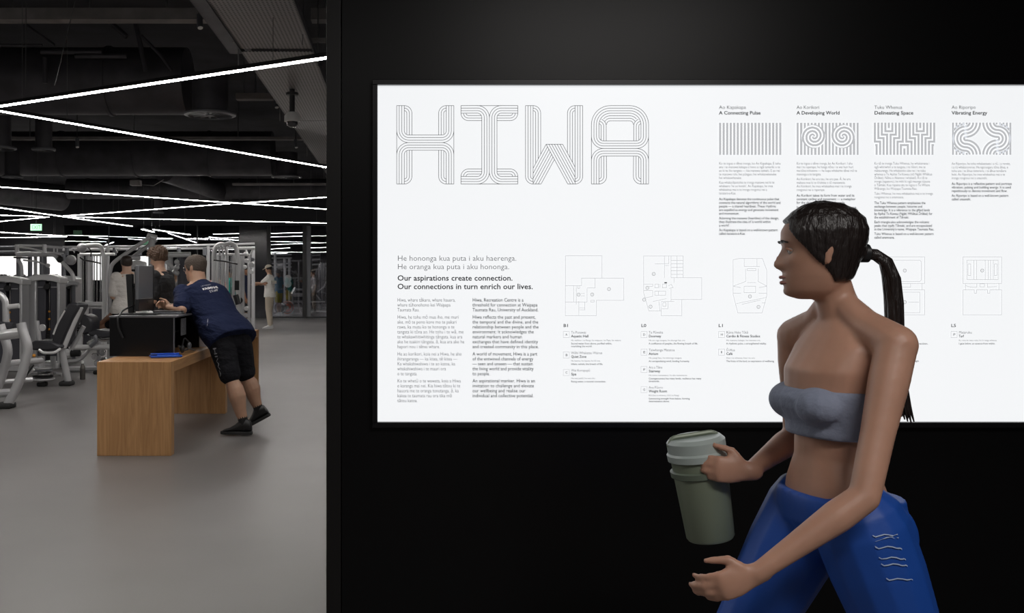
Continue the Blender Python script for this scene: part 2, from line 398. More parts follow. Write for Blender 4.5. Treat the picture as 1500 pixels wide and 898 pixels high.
sprink(404, 143, 13, 'small metal spotlight at the end of the short channel')
sprink(113, 203, 15, 'small metal spotlight under the duct at left')
sprink(433, 205, 17, 'small metal spotlight near the black wall')
# projector-like boxes and black branch ducts
def branch(pts, r, label):
    t = thing('branch_duct', label, 'duct', pts[0])
    MB().tube(pts, r, 20).build('pipe', M['duct'], t); return t
branch([P(240, 250, 4.1), P(330, 283, 4.0)], .28, 'slanting grey branch duct below the second large duct')
branch([P(-20, 277, 3.95), P(90, 290, 3.9)], .4, 'wide dark branch duct behind the left light crossing')
t = thing('cable_box', 'small grey junction box on the ceiling below the second duct', 'box', P(200, 268, 3.5))
MB().box(P(199, 268, 3.5), (.22, .2, .12)).build('body', M['beam'], t, bevel=.01)
MB().tube([P(206, 270, 3.5), P(225, 272, 3.45), P(240, 263, 3.5)], .01, 6).build('cable', M['wire'], t)
for k, (a, b) in enumerate((((113, -10), (80, 125)), ((38, -10), (38, 130)), ((445, -10), (443, 66)))):
    Y = (8.5, 9.2, 8.2)[k]
    o = MB().tube([W(*a, Y), W(*b, Y)], .004, 6).build('suspension_cable', M['wire'], loc=W(*b, Y))
    tag(o, ('thin slanting steel cable at the upper left', 'thin vertical steel cable near the left edge', 'thin vertical rod beside the perforated tray')[k], 'cable')
# exit sign
p = W(53, 333, 28)
t = thing('exit_sign', 'small lit green exit sign hanging over the free weights', 'exit sign', p)
MB().box(p, (.32, .05, .19)).build('case', mat('exit_green_lit', (.3, .7, .4), .5, emit=(.42, .85, .5), estr=.75), t, bevel=.005)
EXIT_T = t
MB().tube([p+Vector((0, 0, .09)), (p.x, p.y, 4.7)], .008, 6).build('stem', M['black'], t)
exit_pos = p
p = W(114, 341, 33)
t2 = thing('exit_sign', 'dim green stand-in for the reflected exit sign, right of the corner post', 'exit sign', p)
MB().box(p, (.3, .05, .17)).build('case', mat('exit_green_reflected', (.06, .16, .09), .5), t2, bevel=.005)  # dim green colour imitates the mirror image of the lit sign
MB().tube([p+Vector((0, 0, .08)), (p.x, p.y, 4.7)], .008, 6).build('stem', M['black'], t2)

# ------------------------------------------------------------------ lettering
TQ = []
def text(body, origin, xa, up, height, m, parent, width=None, pitch=None, bold=0., align='LEFT', shrink=None, name='lettering'):
    """height = capital height in metres; width = width of the longest line; pitch = line spacing in metres"""
    c = bpy.data.curves.new(name, 'FONT'); c.body = body; c.resolution_u = 2; c.size = 1.0; c.align_x = align
    c.offset = bold
    size = height/.73
    if pitch: c.space_line = pitch/size
    o = bpy.data.objects.new('text_tmp', c); C.objects.link(o)
    TQ.append((o, Vector(origin), Vector(xa), Vector(up), size, m, parent, width, shrink, name))
def flush_text():
    bpy.context.view_layer.update(); dg = bpy.context.evaluated_depsgraph_get()
    for o, org, xa, up, size, m, parent, width, shrink, name in TQ:
        me = bpy.data.meshes.new_from_object(o.evaluated_get(dg)); me.name = name
        xs = [v.co.x for v in me.vertices]
        sx = size if not width else width/max(1e-6, (max(xs)-min(xs)))
        base = WL[parent.name]
        for v in me.vertices:
            p = org+xa*(v.co.x*sx)+up*(v.co.y*size); v.co = p-base
        me.materials.clear(); me.materials.append(m)
        n = bpy.data.objects.new(name, me); C.objects.link(n); n.parent = parent
        if shrink:
            tgt, off = shrink
            s = n.modifiers.new('wrap', 'SHRINKWRAP'); s.target = tgt; s.wrap_method = 'NEAREST_SURFACEPOINT'; s.wrap_mode = 'ABOVE_SURFACE'; s.offset = off
        cu = o.data; bpy.data.objects.remove(o); bpy.data.curves.remove(cu)
    TQ.clear()

# ------------------------------------------------------------------ the light box sign
SY = 3.492
K = SY/F
def S(px, py, dy=0.): return Vector(((px-CX)*K, SY-dy, EYE-(py-CY)*K))
ink = lambda n, v: mat(n, v, .9, spec=0.)
I1 = ink('ink_bold', (.045, .05, .06)); I2 = ink('ink_light', (.22, .225, .24)); I3 = ink('ink_line', (.11, .115, .13)); I4 = ink('ink_plan', (.45, .455, .47)); I5 = ink('ink_pattern', (.44, .455, .48))
for m_, e_ in ((I2, .10), (I4, .36), (I5, .44)):
    if e_: # translucent print lets the lamp behind shine through
        b_ = m_.node_tree.nodes['Principled BSDF']; b_.inputs['Emission Color'].default_value = (.95, .97, 1, 1); b_.inputs['Emission Strength'].default_value = e_
SX1 = 1509
sign = thing('light_box_sign', 'large white backlit wayfinding sign with black lettering on the black wall', 'sign', S(1030, 617))
MB().box2(S(553, 617.5), S(SX1, 125.5, -.006)).build('face', mat('lit_acrylic', (.5, .5, .5), .35, emit=(.925, .945, .965), estr=.875), sign)
fm = mat('frame_black', (.01, .01, .012), .3, .3)
fr = WY-.03
for a, b in (((545.5, 125.5), (SX1+8, 118)), ((545.5, 625.5), (SX1+8, 617.5))):
    p, q = S(*a), S(*b); MB().box2((p.x, fr, p.z), (q.x, WY-.001, q.z)).build('frame_rail', fm, sign, bevel=.0015)
for a, b in (((545.5, 617.5), (553.2, 125.5)), ((SX1-.2, 617.5), (SX1+8, 125.5))):
    p, q = S(*a), S(*b); MB().box2((p.x, fr, p.z), (q.x, WY-.001, q.z)).build('frame_stile', fm, sign, bevel=.0015)

def ribbon(paths, wd, name, m, dy=.0018, parent=None):
    """paths in photo pixels on the sign; wd in pixels: joined flat print lines"""
    vs = []; fs = []
    for path in paths:
        pts = [Vector((x, y, 0)) for x, y in path]; n = len(pts)
        if n < 2: continue
        o = len(vs)
        for i, p in enumerate(pts):
            d0 = (pts[i]-pts[i-1]) if i else (pts[1]-pts[0]); d1 = (pts[i+1]-pts[i]) if i < n-1 else d0
            d0 = d0.normalized() if d0.length else Vector((1, 0, 0)); d1 = d1.normalized() if d1.length else d0
            t = (d0+d1); t = t.normalized() if t.length > 1e-6 else d0
            nn = Vector((-t.y, t.x, 0)); k = 1/max(.5, nn.dot(Vector((-d0.y, d0.x, 0))))
            for sg in (1, -1):
                q = p+nn*wd/2*sg*k; vs.append(S(q.x, q.y, dy))
        for i in range(n-1): a = o+2*i; fs.append((a, a+1, a+3, a+2))
    me = bpy.data.meshes.new(name); b = WL[sign.name]; me.from_pydata([v-b for v in vs], [], fs); me.materials.append(m)
    ob = bpy.data.objects.new(name, me); C.objects.link(ob); ob.parent = parent or sign; WL[ob.name] = b
    return ob
def arc(cx, cy, r, a0, a1, n=12):
    return [(cx+r*math.cos(math.radians(a0+(a1-a0)*k/n)), cy+r*math.sin(math.radians(a0+(a1-a0)*k/n))) for k in range(n+1)]
def mx(paths, c): return [[(2*c-x, y) for x, y in p] for p in paths]
def my(paths, c): return [[(x, 2*c-y) for x, y in p] for p in paths]
# letters are drawn in a 7.016 px-per-px enlargement
def zoomed(paths, ox, oy, s=7.016): return [[(ox+x/s, oy+y/s) for x, y in p] for p in paths]
R_ = 26.0
H = []
q = []
for i in range(4): q.append([(43+R_*i, 48)]+[(p[0], p[1]) for p in arc(166, 305, 123-R_*i, 180, 90)]+[(336.5, 428-R_*i)])
q += [arc(121, 126, 78, -90, 0)+[(199, 350)], arc(121, 126, 52, -90, 0)+[(173, 350)], arc(121, 126, 26, -90, 0)+[(147, 340)], [(43, 48), (121, 48)]]
qq = []
for i in range(4): qq.append([(43+R_*i, 853)]+[(p[0], p[1]) for p in arc(166, 428+123, 123-R_*i, 180, 270)]+[(336.5, 428+R_*i)])
qq += [arc(121, 775, 78, 90, 0)+[(199, 505)], arc(121, 775, 52, 90, 0)+[(173, 505)], arc(121, 775, 26, 90, 0)+[(147, 515)], [(43, 853), (121, 853)], [(43, 305), (43, 551)]]
H = q+qq; H = H+mx(H, 336.5)
I_ = []
for i in range(4): I_.append([(703, 48+R_*i)]+arc(870, 172, 125-R_*i, -90, 0)+[(995-R_*i, 450)])
I_ += [[(918, 202)]+arc(781, 124, 78, 90, 180), [(918, 176)]+arc(781, 124, 52, 90, 180), [(910, 150)]+arc(781, 124, 26, 90, 180), [(703, 48), (703, 126)], [(870, 48), (995, 48)]]
I_ = I_+my(I_, 450.5); I_ = I_+mx(I_, 995)
Wl = [[(33, 48)]+arc(111, 775, 78, 180, 90), [(59, 48)]+arc(111, 775, 52, 180, 90), [(85, 48)]+arc(111, 775, 26, 180, 90), [(111, 48), (111, 853)], [(33, 48), (111, 48)],
      arc(111, 126, 78, -90, 0)+[(189, 545)], arc(111, 126, 52, -90, 0)+[(163, 590)], arc(111, 126, 26, -90, 0)+[(137, 635)]]
Wr = mx(Wl, 326.5)
Wr[5][-1] = (464, 530); Wr[6][-1] = (490, 580); Wr[7][-1] = (516, 628)
sl = .544
for k in range(7):
    x0 = 245+28.3*k; ye = min(853, 445+(541-x0)/sl); Wl.append([(x0, 445), (x0+sl*(ye-445), ye)])
    dy = 28.3*k/(2*sl); xs, ysx = 245+sl*dy, 445+dy
    ye = min(853, ysx+(xs-111)/sl); Wl.append([(xs, ysx), (xs-sl*(ye-ysx), ye)])
Wl += [[(245, 445), (415, 445)], [(111, 853), (191, 853)], [(467, 853), (541, 853)]]
A_ = []
for i in range(4):
    A_.append([(1003.5, 48+R_*i)]+arc(905, 243, 195-R_*i, -90, -180)+arc(833, 365, 123-R_*i, 180, 90)+[(1003.5, 488-R_*i)])
    A_.append([(710+R_*i, 853)]+arc(833, 611, 123-R_*i, 180, 270)+[(1003.5, 488+R_*i)])
for r, a in ((91, -140), (65, -150), (39, -180)): A_.append([(1003.5, 243-r)]+arc(905, 243, r, -90, a))
A_ += [[(862, 408), (862, 258)]+arc(788, 258, 74, 0, -70), [(836, 408), (836, 258)]+arc(788, 258, 48, 0, -80), [(810, 400), (810, 258)]+arc(788, 258, 22, 0, -85),
       arc(788, 775, 78, 90, 0)+[(864, 568)], arc(788, 775, 50, 90, 0)+[(838, 568)], arc(788, 775, 24, 90, 0)+[(812, 575)], [(710, 853), (788, 853)], [(710, 365), (710, 611)]]
A_ = A_+mx(A_, 1003.5)
for pp, ox in ((H, 575), (I_, 575), (Wl+Wr, 765), (A_, 765)):
    ribbon(zoomed(pp, ox, 148), .62, 'headline_letter', I3)

# pattern tiles ------------------------------------------------------
def stripe(x, y0, y1): return [(x, y0+(y1-y0)*k/24) for k in range(25)]
ribbon([[(x+.12*(-1)**k, y) for k, (x, y) in enumerate(stripe(1054.6+5.18*i, 180, 227))] for i in range(18)], 3.1, 'pattern_tile', I5)
def field(x0, y0, x1, y1, fn, st=.42):
    vs = []; fs = []; ny = int((y1-y0)/st); nx = int((x1-x0)/st)
    for j in range(ny):
        y = y0+(j+.5)*(y1-y0)/ny; run = None
        for i in range(nx+1):
            x = x0+(i+.5)*(x1-x0)/nx; on = i < nx and fn(x, y)
            if on and run is None: run = x0+i*(x1-x0)/nx
            if not on and run is not None:
                xe = x0+i*(x1-x0)/nx; o = len(vs); ya = y0+j*(y1-y0)/ny; yb = y0+(j+1)*(y1-y0)/ny
                vs += [S(run, ya, .0018), S(xe, ya, .0018), S(xe, yb, .0018), S(run, yb, .0018)]; fs.append((o, o+1, o+2, o+3)); run = None
    me = bpy.data.meshes.new('pattern_tile'); b = WL[sign.name]; me.from_pydata([v-b for v in vs], [], fs); me.materials.append(I5)
    ob = bpy.data.objects.new('pattern_tile', me); C.objects.link(ob); ob.parent = sign
def spiral(x, y):
    for cx, sg in ((1191.3, 1), (1234.6, -1)):
        dx, dy = (x-cx)*sg, y-200.0; r = math.hypot(dx, dy)
        if r < 17.5:
            th = math.atan2(dy, dx)/(2*PI); ph = (r/5.15+2*th+.3) % 1.0
            return ph < .58
    return ((x-1166.6) % 5.16) < 3.1
field(1166.6, 180, 1258.2, 227, spiral)
gz = lambda ps, ox: [[(ox+x/14.29, 172+y/14.29) for x, y in p] for p in ps]
step = []
for c in (380, 1037):
    step += [[(c, 110), (c, 225)], [(c-73, 110), (c-73, 290), (c+73, 290), (c+73, 110)]]
    for sg in (-1, 1):
        step += [[(c+sg*146, 110), (c+sg*146, 362), (c+sg*37, 362), (c+sg*37, 785)],
                 [(c+sg*219, 110), (c+sg*219, 435), (c+sg*110, 435), (c+sg*110, 785)],
                 [(c+sg*292, 110), (c+sg*292, 508), (c+sg*183, 508), (c+sg*183, 785)]]
step += [[(632, 785), (632, 581), (778, 581), (778, 785)], [(705, 650), (705, 785)], [(95, 581), (124, 581), (124, 785)], [(1325, 581), (1293, 581), (1293, 785)]]
ribbon(gz(step, 1275), 3.0, 'pattern_tile', I5)
cv = []
for R in (80, 155, 225, 300):
    cv.append(arc(375, 110, R, 0, 90)+arc(375, 445, 335-R, 270, 90, 20)+arc(375, 780, R, 270, 360))
cv += [[(107, 110), (107, 785)]]+[[(x, 110), (x, y)] for x, y in ((180, 225), (250, 185), (325, 160), (395, 150))]+[[(x, 785), (x, 890-y)] for x, y in ((180, 225), (250, 185), (325, 160), (395, 150))]
cv += [arc(375, 445, 305, 215, 265), arc(375, 445, 305, 145, 95)]
cv = cv+mx(cv, 707)
ribbon(gz(cv, 1388), 2.9, 'pattern_tile', I5)

XA, UP = Vector((1, 0, 0)), Vector((0, 0, 1))
def T(body, x, y, right, cap, m=I1, pitch=None, bold=.012, name='lettering'):
    body = '\n'.join(body) if isinstance(body, (list, tuple)) else body
    text(body, S(x, y, .002), XA, UP, cap*K, m, sign, width=(right-x)*K, pitch=pitch and pitch*K, bold=bold, name=name)
L_ = dict(m=I2, bold=-.004)
T(['He hononga kua puta i aku haerenga.', 'He oranga kua puta i aku hononga.'], 582, 382, 755.3, 8.2, pitch=12.3, **L_)
T(['Our aspirations create connection.', 'Our connections in turn enrich our lives.'], 582, 411, 780, 8.2, pitch=12.4, bold=.014)
PR = dict(pitch=7.22, name='paragraph'); CP = 5.4
T(['Hiwa, whare tākaro, whare hauora,', 'whare tūhonohono kei Waipapa', 'Taumata Rau.'], 582, 441.8, 667, CP, m=I2, bold=0, **PR)
T(['Hiwa, he tohu mō mua iho, me muri', 'ake, mō te pono kore mo te pakari', 'rawa, ka mutu ko te hononga o te', 'tangata ki tōna ao. He tohu i te wā, me', 'te whakawhitiwhitinga tāngata, kua ara', 'ake he tuakiri tāngata, ā, kua ara ake he', 'hapori nou i tēnei whare.'], 582, 466.8, 680, CP, m=I2, bold=0, **PR)
T(['He ao korikori, koia nei a Hiwa, he aho', 'ihirangaranga — ka kitea, tē kitea —', 'Ka whakahiwahiwa i te ao katoa, ka', 'whakahiwahiwa i te mauri ora', 'o te tangata.'], 582, 520.8, 676, CP, m=I2, bold=0, **PR)
T(['Ko te whetū o te wawata, koia a Hiwa', 'e karanga mai nei. Kia hiwa tātou ki te', 'hauora me te oranga tonutanga, ā, ka', 'kakea te taumata rau ora tika mō', 'tātou katoa.'], 582, 560.2, 675, CP, m=I2, bold=0, **PR)
T(['Hiwa, Recreation Centre is a', 'threshold for connection at Waipapa', 'Taumata Rau, University of Auckland.'], 692, 441.8, 788.5, CP, bold=.007, **PR)
T(['Hiwa reflects the past and present,', 'the temporal and the divine, and the', 'relationship between people and the', 'environment. It acknowledges the', 'natural markers and human', 'exchanges that have defined identity', 'and created community in this place.'], 692, 466.8, 789, CP, bold=.007, **PR)
T(['A world of movement, Hiwa is a part', 'of the entwined channels of energy', '— seen and unseen — that sustain', 'the living world and provide vitality', 'to people.'], 692, 520.8, 787, CP, bold=.007, **PR)
T(['An aspirational marker, Hiwa is an', 'invitation to challenge and elevate', 'our wellbeing and realise our', 'individual and collective potential.'], 692, 560.2, 783.5, CP, bold=.007, **PR)
for x, a, ra, b, rb in ((1053, 'Ao Kapakapa', 1092.4, 'A Connecting Pulse', 1114), (1166.6, 'Ao Korikori', 1199.5, 'A Developing World', 1229.6), (1280.3, 'Tuku Whenua', 1321, 'Delineating Space', 1337), (1393.6, 'Ao Riporipo', 1428.7, 'Vibrating Energy', 1446)):
    T(a, x, 159.6, ra, 5.2, m=I1, bold=-.005); T(b, x, 167.8, rb, 5.2, bold=.018)
PQ = dict(pitch=5.27, name='paragraph'); c2 = 3.9
T(['Ko te ingoa o tēnei ironga, ko Ao Kapakapa. E tohu', 'ana i te manawa kakapa e hono ai ngā tamariki o te', 'ao ki te iho tangata — kia manawa tatitahi. E ao nei', 'te manawa rahi, hei pūngao, hei whakanekeneke', 'hei whakawhanake.'], 1053, 241.2, 1143, c2, m=I2, bold=0, **PQ)
T(['Kua whakarāpotohia te ironga manawa nei ki te', "whakaaro 'he ao kotahi'. Ao Kapakapa, he mea", 'whakaahua mai e te ironga rongonui nei a', 'taratara-a-Kae.'], 1053, 269, 1134, c2, m=I2, bold=0, **PQ)
T(['Ao Kapakapa denotes the continuous pulse that', 'connects the natural algorithms of the world and', 'people — a shared heartbeat. These rhythms', 'are expelled as energy and generate movement', 'and momentum.'], 1053, 293.4, 1143, c2, bold=.012, **PQ)
T(['Adorning the manawa (heartline) of the design,', "they illustrate the idea of 'a world within", "a world'."], 1053, 321.4, 1140.6, c2, bold=.012, **PQ)
T(['Ao Kapakapa is based on a well-known pattern', 'called taratara-a-Kae.'], 1053, 338.7, 1139, c2, bold=.012, **PQ)
T(['Ko te ingoa o tēnei ironga, ko Ao Korikori. I ahu', 'mai i te raperape, he hanga nōna i te wai huri huri', 'me tōna tohutone — he kupu whakarite tēnei mō te', 'manonga a te tangata.'], 1166.6, 241.2, 1254.7, c2, m=I2, bold=0, **PQ)
T(['Ao Korikori, he uru tau, he uru pae. Ā, he uru', 'mahana noa ki te tīrahitia o tō manawatia.', 'Ao Korikori, he mea whakaahua mai i te ironga', 'rongonui nei a raperape.'], 1166.6, 264, 1247, c2, m=I2, bold=0, **PQ)
T(['Ao Korikori takes its form from water and its', 'constant cycling and movement — a metaphor', 'for the changing and stirring of people.'], 1166.6, 288.1, 1253, c2, bold=.012, **PQ)
T(['It is based on a pattern called raperape,', 'a carved spiral that acts as a reminder'], 1166.6, 305.6, 1255, c2, bold=.012, **PQ)
T(['Ko tā te ironga Tuku Whenua, he whakamana i', 'ngā whiriwhiri a te tangata, i te hītori, me te', 'mātauranga. He whakatoko aba nei i te tuku', 'whenua a Te Apihai Te Kawau (nō Ngāti Whātua', 'Ōrākei). Nāna o Akarana i whakatō. Ko tā te', 'ironga (tapatoru), he mihi ki ngā maunga tūpuna', 'o Tāmaki. Kua rapaina atu te ingoa o Te Whare', 'Wānanga, ko Waipapa Taumata Rau.'], 1280.3, 241.2, 1365, c2, m=I2, bold=0, **PQ)
T(['Tuku Whenua, he mea whakaahua mai e te ironga', 'rongonui nei a aramoana.'], 1280.3, 285.3, 1366, c2, m=I2, bold=0, **PQ)
T(['The Tuku Whenua pattern emphasises the', 'exchange between people, histories and', 'knowledge. It is a reference to the gifted lands', 'by Apihai Te Kawau (Ngāti Whātua Ōrākei) for', 'the establishment of Tāmaki.'], 1280.3, 299, 1365.5, c2, bold=.012, **PQ)
T(['Each triangle also acknowledges the volcanic', 'peaks that typify Tāmaki, and are encapsulated', "in the University's name, Waipapa Taumata Rau."], 1280.3, 327, 1367.5, c2, bold=.012, **PQ)
T(['Tuku Whenua is based on a well-known pattern', 'called aramoana.'], 1280.3, 344.3, 1367, c2, bold=.012, **PQ)
T(['Ao Riporipo, he tohu whakaataata i a rū, i a rorete,', 'i a rū whakarorerue. He ngarungaru tōna āhua, e', 'tohu ana i te āhua tieteriere, i te āhua tereāere', 'hoki. Ao Riporipo, he mea whakaahua mai e te', 'ironga rongonui nei a unaunahi.'], 1393.6, 241.5, 1479.5, c2, m=I2, bold=0, **PQ)
T(['Ao Riporipo is a reflective pattern and portrays', 'vibration, pulsing and building energy. It is used', 'repetitiously to denote movement and flow.'], 1393.6, 270.9, 1481.6, c2, bold=.012, **PQ)
T(['Ao Riporipo is based on a well-known pattern', 'called unaunahi.'], 1393.6, 288.3, 1476.8, c2, bold=.012, **PQ)
for s_, x, r in (('B1', 825, 831.3), ('L0', 938.9, 946), ('L1', 1052, 1058), ('L5', 1392.6, 1399.4)): T(s_, x, 479, r, 4.7, bold=.012)
def entry(letter, x, y0, maori, rm, eng, re_, small, rs, body, rb):
    x1 = x+11.4
    if letter:
        ribbon([[(x, y0-3.2), (x+8.9, y0-3.2), (x+8.9, y0+5.8), (x, y0+5.8), (x, y0-3.2)]], .5, 'letter_box', I4)
        T(letter, x+3.1, y0+3, x+(4.2 if letter == 'I' else 6), 3.4, bold=.0)
    if maori: T(maori, x1, y0, rm, 3.9, m=I2, bold=0)
    T(eng, x1, y0+5.5, re_, 3.9, bold=.014)
    if small: T(small, x1, y0+11, rs, 2.6, m=I2, bold=0)
    T(body, x1, y0+15.8, rb, 2.7, pitch=4, bold=.008)
entry('A', 825, 488.6, 'Te Punawai', 858, 'Aquatic Hall', 862, 'He waikino i te Rangi, he waipuna i te Papa, he waiora', 909, ['Sacred water from above, purified within,', 'nourishing the world.'], 896)
entry('B', 825, 518.6, 'Wāhi Whakatau Wairua', 882, 'Quiet Zone', 858.6, 'He haerea, he hipuna, he hā ora.', 879, 'Inhale, exhale, the breath of life.', 882.7)
entry('C', 825, 544.2, 'Wai Koropupū', 864, 'Spa', 844, 'He wai puhā, he wai uhu', 871, 'Rising water, a visceral connection.', 887)
entry('D', 938.7, 488.6, 'Te Pūwaha', 971, 'Doorway', 968, 'He uru nga tangata, he ahunga hau ora', 1003, 'A confluence of peoples, the flowing breath of life.', 1022)
entry('E', 938.7, 514.4, 'Taiwhanga Matatoa', 988, 'Atrium', 964, 'He pangi hau, he whiringa tangata', 998, 'An encapsulating wind, binding humanity.', 1010)
entry('F', 938.7, 539.8, 'Ara a Tāne', 970, 'Stairway', 967, 'He tomo manawanui, he aka manawaroa', 1006, ['Courageousness has many levels, resilience has many', 'thresholds.'], 1027)
entry('G', 938.7, 569.2, 'Ana Pūoro', 970.6, 'Weight Room', 977, 'Rūrūhia te whenua, rūrū te Rangi', 994, ['Summoning strength from below, forming', 'determination above.'], 1010)
entry('H', 1052.2, 488.6, 'Rūma Heke Tōtā', 1095, 'Cardio & Fitness Studios', 1113, 'He manawa kakapa, he manawa ora', 1113, 'A rhythmic pulse, a strengthened vitality.', 1122.5)
entry('I', 1052.2, 514.4, 'Ō-Hua', 1076, 'Café', 1072.6, 'Hua i te whenua, hua i te ora', 1105, 'The fruits of the land, an expression of wellbeing.', 1134)
entry('', 1279.6, 488.7, '', 0, 'Running Track', 1334, 'He ara oma, he whakaara tangata', 1343, 'A pathway honoured for connection.', 1359)
T('a place, a place to engage.', 1300, 529.8, 1346, 2.7, bold=.008); T('He wāhi kotahitanga', 1302, 525, 1340, 2.6, m=I2, bold=0)
entry('P', 1392.6, 488.6, 'Mataruku', 1422.6, 'Turf', 1411.6, 'Ko roto te mata ruku, ho hi ranga whenua', 1459, 'I gaze below, an essence from within.', 1457)
# floor plans
def circ(x, y, r): return arc(x, y, r, 0, 360, 14)
def plan(paths, circles, ox, oy, s, r=2.3):
    ps = zoomed(paths, ox, oy, s)
    o = ribbon(ps, .55, 'floor_plan', I4)
    c = [circ(ox+x/s, oy+y/s, r) for x, y in circles]+[[(ox+x/s-.5, oy+y/s), (ox+x/s+.5, oy+y/s)] for x, y in circles]
    ribbon(c, .5, 'room_marker', I2)
def rc(a, b, c, d): return [(a, b), (c, b), (c, d), (a, d), (a, b)]
plan([[(70, 83), (527, 83), (527, 363), (800, 363), (800, 640), (458, 640), (458, 832), (68, 832), (70, 83)], [(272, 457), (272, 363), (527, 363)], [(70, 457), (272, 457)], [(70, 662), (340, 662)], [(340, 490), (340, 662)], [(340, 485), (440, 485), (440, 363)],
      [(237, 650), (237, 832)], [(172, 457), (172, 662)], [(205, 457), (205, 690)], [(237, 735), (312, 735), (312, 662)], [(237, 760), (312, 760), (312, 735)], [(265, 555), (310, 555)], [(265, 585), (310, 585)], [(225, 457), (225, 490), (248, 490), (248, 457)], rc(385, 640, 430, 662)],
     [(235, 570), (405, 568), (615, 500)], 820, 365, 8.55)
plan([[(285, 655), (285, 832), (543, 832), (543, 630), (792, 630), (792, 357), (560, 357), (560, 85), (65, 85), (65, 545), (130, 772), (285, 772)], [(325, 85), (325, 360)], [(380, 85), (380, 180), (205, 185)], [(320, 205), (380, 205)], [(408, 85), (408, 357)], [(483, 85), (483, 357)]]
     + [[(408, y), (560, y)] for y in (140, 183, 227, 270, 315, 357)]+[[(65, 437), (180, 437), (180, 465), (130, 465)], rc(205, 437, 250, 482), rc(300, 437, 350, 482), [(270, 482), (270, 437)], [(65, 517), (178, 517), (178, 590), (85, 610)], rc(205, 525, 340, 578), [(250, 525), (250, 578)],
      [(180, 655), (350, 620)], [(408, 490), (408, 650)], [(255, 650), (270, 770)], rc(285, 655, 370, 745), rc(305, 670, 345, 715), [(370, 655), (450, 655)], [(408, 630), (543, 630)], [(445, 357), (445, 420)], [(375, 460), (410, 440), (435, 480), (385, 490)]],
     [(192, 310), (112, 485), (72, 632), (152, 720)], 935, 365, 8.55)
ribbon([[(973, 414.2), (976.8, 414.2)]], 1.6, 'location_mark', I1)
LP = [[(510, 92), (548, 84), (703, 84), (731, 160), (731, 330), (700, 441), (541, 441), (510, 320), (510, 92)], [(583, 84), (583, 136), (686, 136)], [(592, 150), (592, 235), (512, 265)], [(675, 150), (675, 235), (731, 265)], rc(582, 266, 658, 308),
      [(532, 380), (728, 340)], [(568, 385), (690, 357)], rc(603, 150, 660, 163), [(667, 84), (667, 136)], [(510, 266), (560, 275)], [(731, 266), (680, 275)], [(510, 312), (562, 312)], [(678, 312), (731, 312)], [(700, 376), (720, 376), (722, 362)], [(603, 242), (660, 242)]]
plan(LP, [(621, 333), (677, 402)], 960, 360, 4.49)
plan([[(510, 92), (731, 92), (731, 400), (700, 441), (541, 441), (510, 400), (510, 92)], rc(530, 340, 560, 400), rc(690, 320, 731, 385), [(560, 400), (580, 436), (665, 436), (690, 385)]], [(665, 405)], 1069.2, 362.5, 4.2)
plan([rc(118, 73, 377, 248), rc(118, 290, 377, 454), [(135, 248), (135, 290)], [(360, 248), (360, 290)], [(145, 105), (155, 95), (345, 95), (355, 105), (355, 225), (345, 235), (155, 235), (145, 225), (145, 105)], rc(180, 305, 345, 440), [(200, 248), (200, 272), (285, 272), (285, 248)], [(270, 371), (340, 371)]],
     [(247, 163), (247, 371)], 1270, 360, 4.49)
plan([rc(629, 73, 883, 248), rc(655, 95, 860, 222), [(700, 95), (700, 222)], [(718, 95), (718, 222)], [(775, 95), (775, 222)], [(795, 95), (795, 222)], [(810, 95), (810, 222)], [(828, 95), (828, 222)], [(645, 248), (645, 290)], [(865, 248), (865, 290)], [(645, 262), (680, 272), (720, 272), (720, 248)], [(790, 248), (790, 272), (850, 268)],
      rc(740, 250, 770, 270), rc(662, 120, 680, 195), rc(835, 120, 852, 195), [(629, 290), (703, 290), (703, 312), (718, 312), (718, 290), (790, 290), (790, 312), (806, 312), (806, 290), (883, 290), (883, 454), (629, 454), (629, 290)]], [(756, 163)], 1270, 360, 4.49)
text('EXIT', exit_pos+Vector((-.125, -.028, -.05)), XA, UP, .11, mat('exit_letters', (.02, .12, .05), .5), EXIT_T, width=.25)

# ------------------------------------------------------------------ oak reception desk
def oak_mat(name, axis):
    m = bpy.data.materials.new(name); m.use_nodes = True; nt = m.node_tree; b = nt.nodes['Principled BSDF']
    tc = nt.nodes.new('ShaderNodeTexCoord'); mp = nt.nodes.new('ShaderNodeMapping')
    sc = [26, 26, 26]; sc[axis] = 1.6; mp.inputs['Scale'].default_value = sc
    nt.links.new(tc.outputs['Object'], mp.inputs[0])
    n = nt.nodes.new('ShaderNodeTexNoise'); n.inputs['Scale'].default_value = 1.0; n.inputs['Detail'].default_value = 7; n.inputs['Distortion'].default_value = 1.2; n.inputs['Roughness'].default_value = .6
    nt.links.new(mp.outputs[0], n.inputs[0])
    r = nt.nodes.new('ShaderNodeValToRGB'); e = r.color_ramp.elements
    e[0].position = .3; e[0].color = (.33, .165, .062, 1); e[1].position = .72; e[1].color = (.53, .295, .13, 1)
    nt.links.new(n.outputs['Fac'], r.inputs[0]); nt.links.new(r.outputs[0], b.inputs['Base Color'])
    b.inputs['Roughness'].default_value = .42
    bp = nt.nodes.new('ShaderNodeBump'); bp.inputs['Strength'].default_value = .06; bp.inputs['Distance'].default_value = .003
    nt.links.new(n.outputs['Fac'], bp.inputs['Height']); nt.links.new(bp.outputs[0], b.inputs['Normal'])
    return m
OV, OY = oak_mat('oak_vertical', 2), oak_mat('oak_lengthwise', 1)
DX0, DX1, DY0, DY1, DH, DT = -2.427, -1.83, 7.67, 12.45, .756, .088
t = thing('desk', 'long oak waterfall desk with solid panel legs on the grey floor', 'desk', (-2.13, 10, 0))
xm = (DX0+DX1)/2
MB().box2((DX0, DY0+.1003, DH-DT), (DX1, DY1-.1003, DH)).build('top', OY, t, bevel=.002)
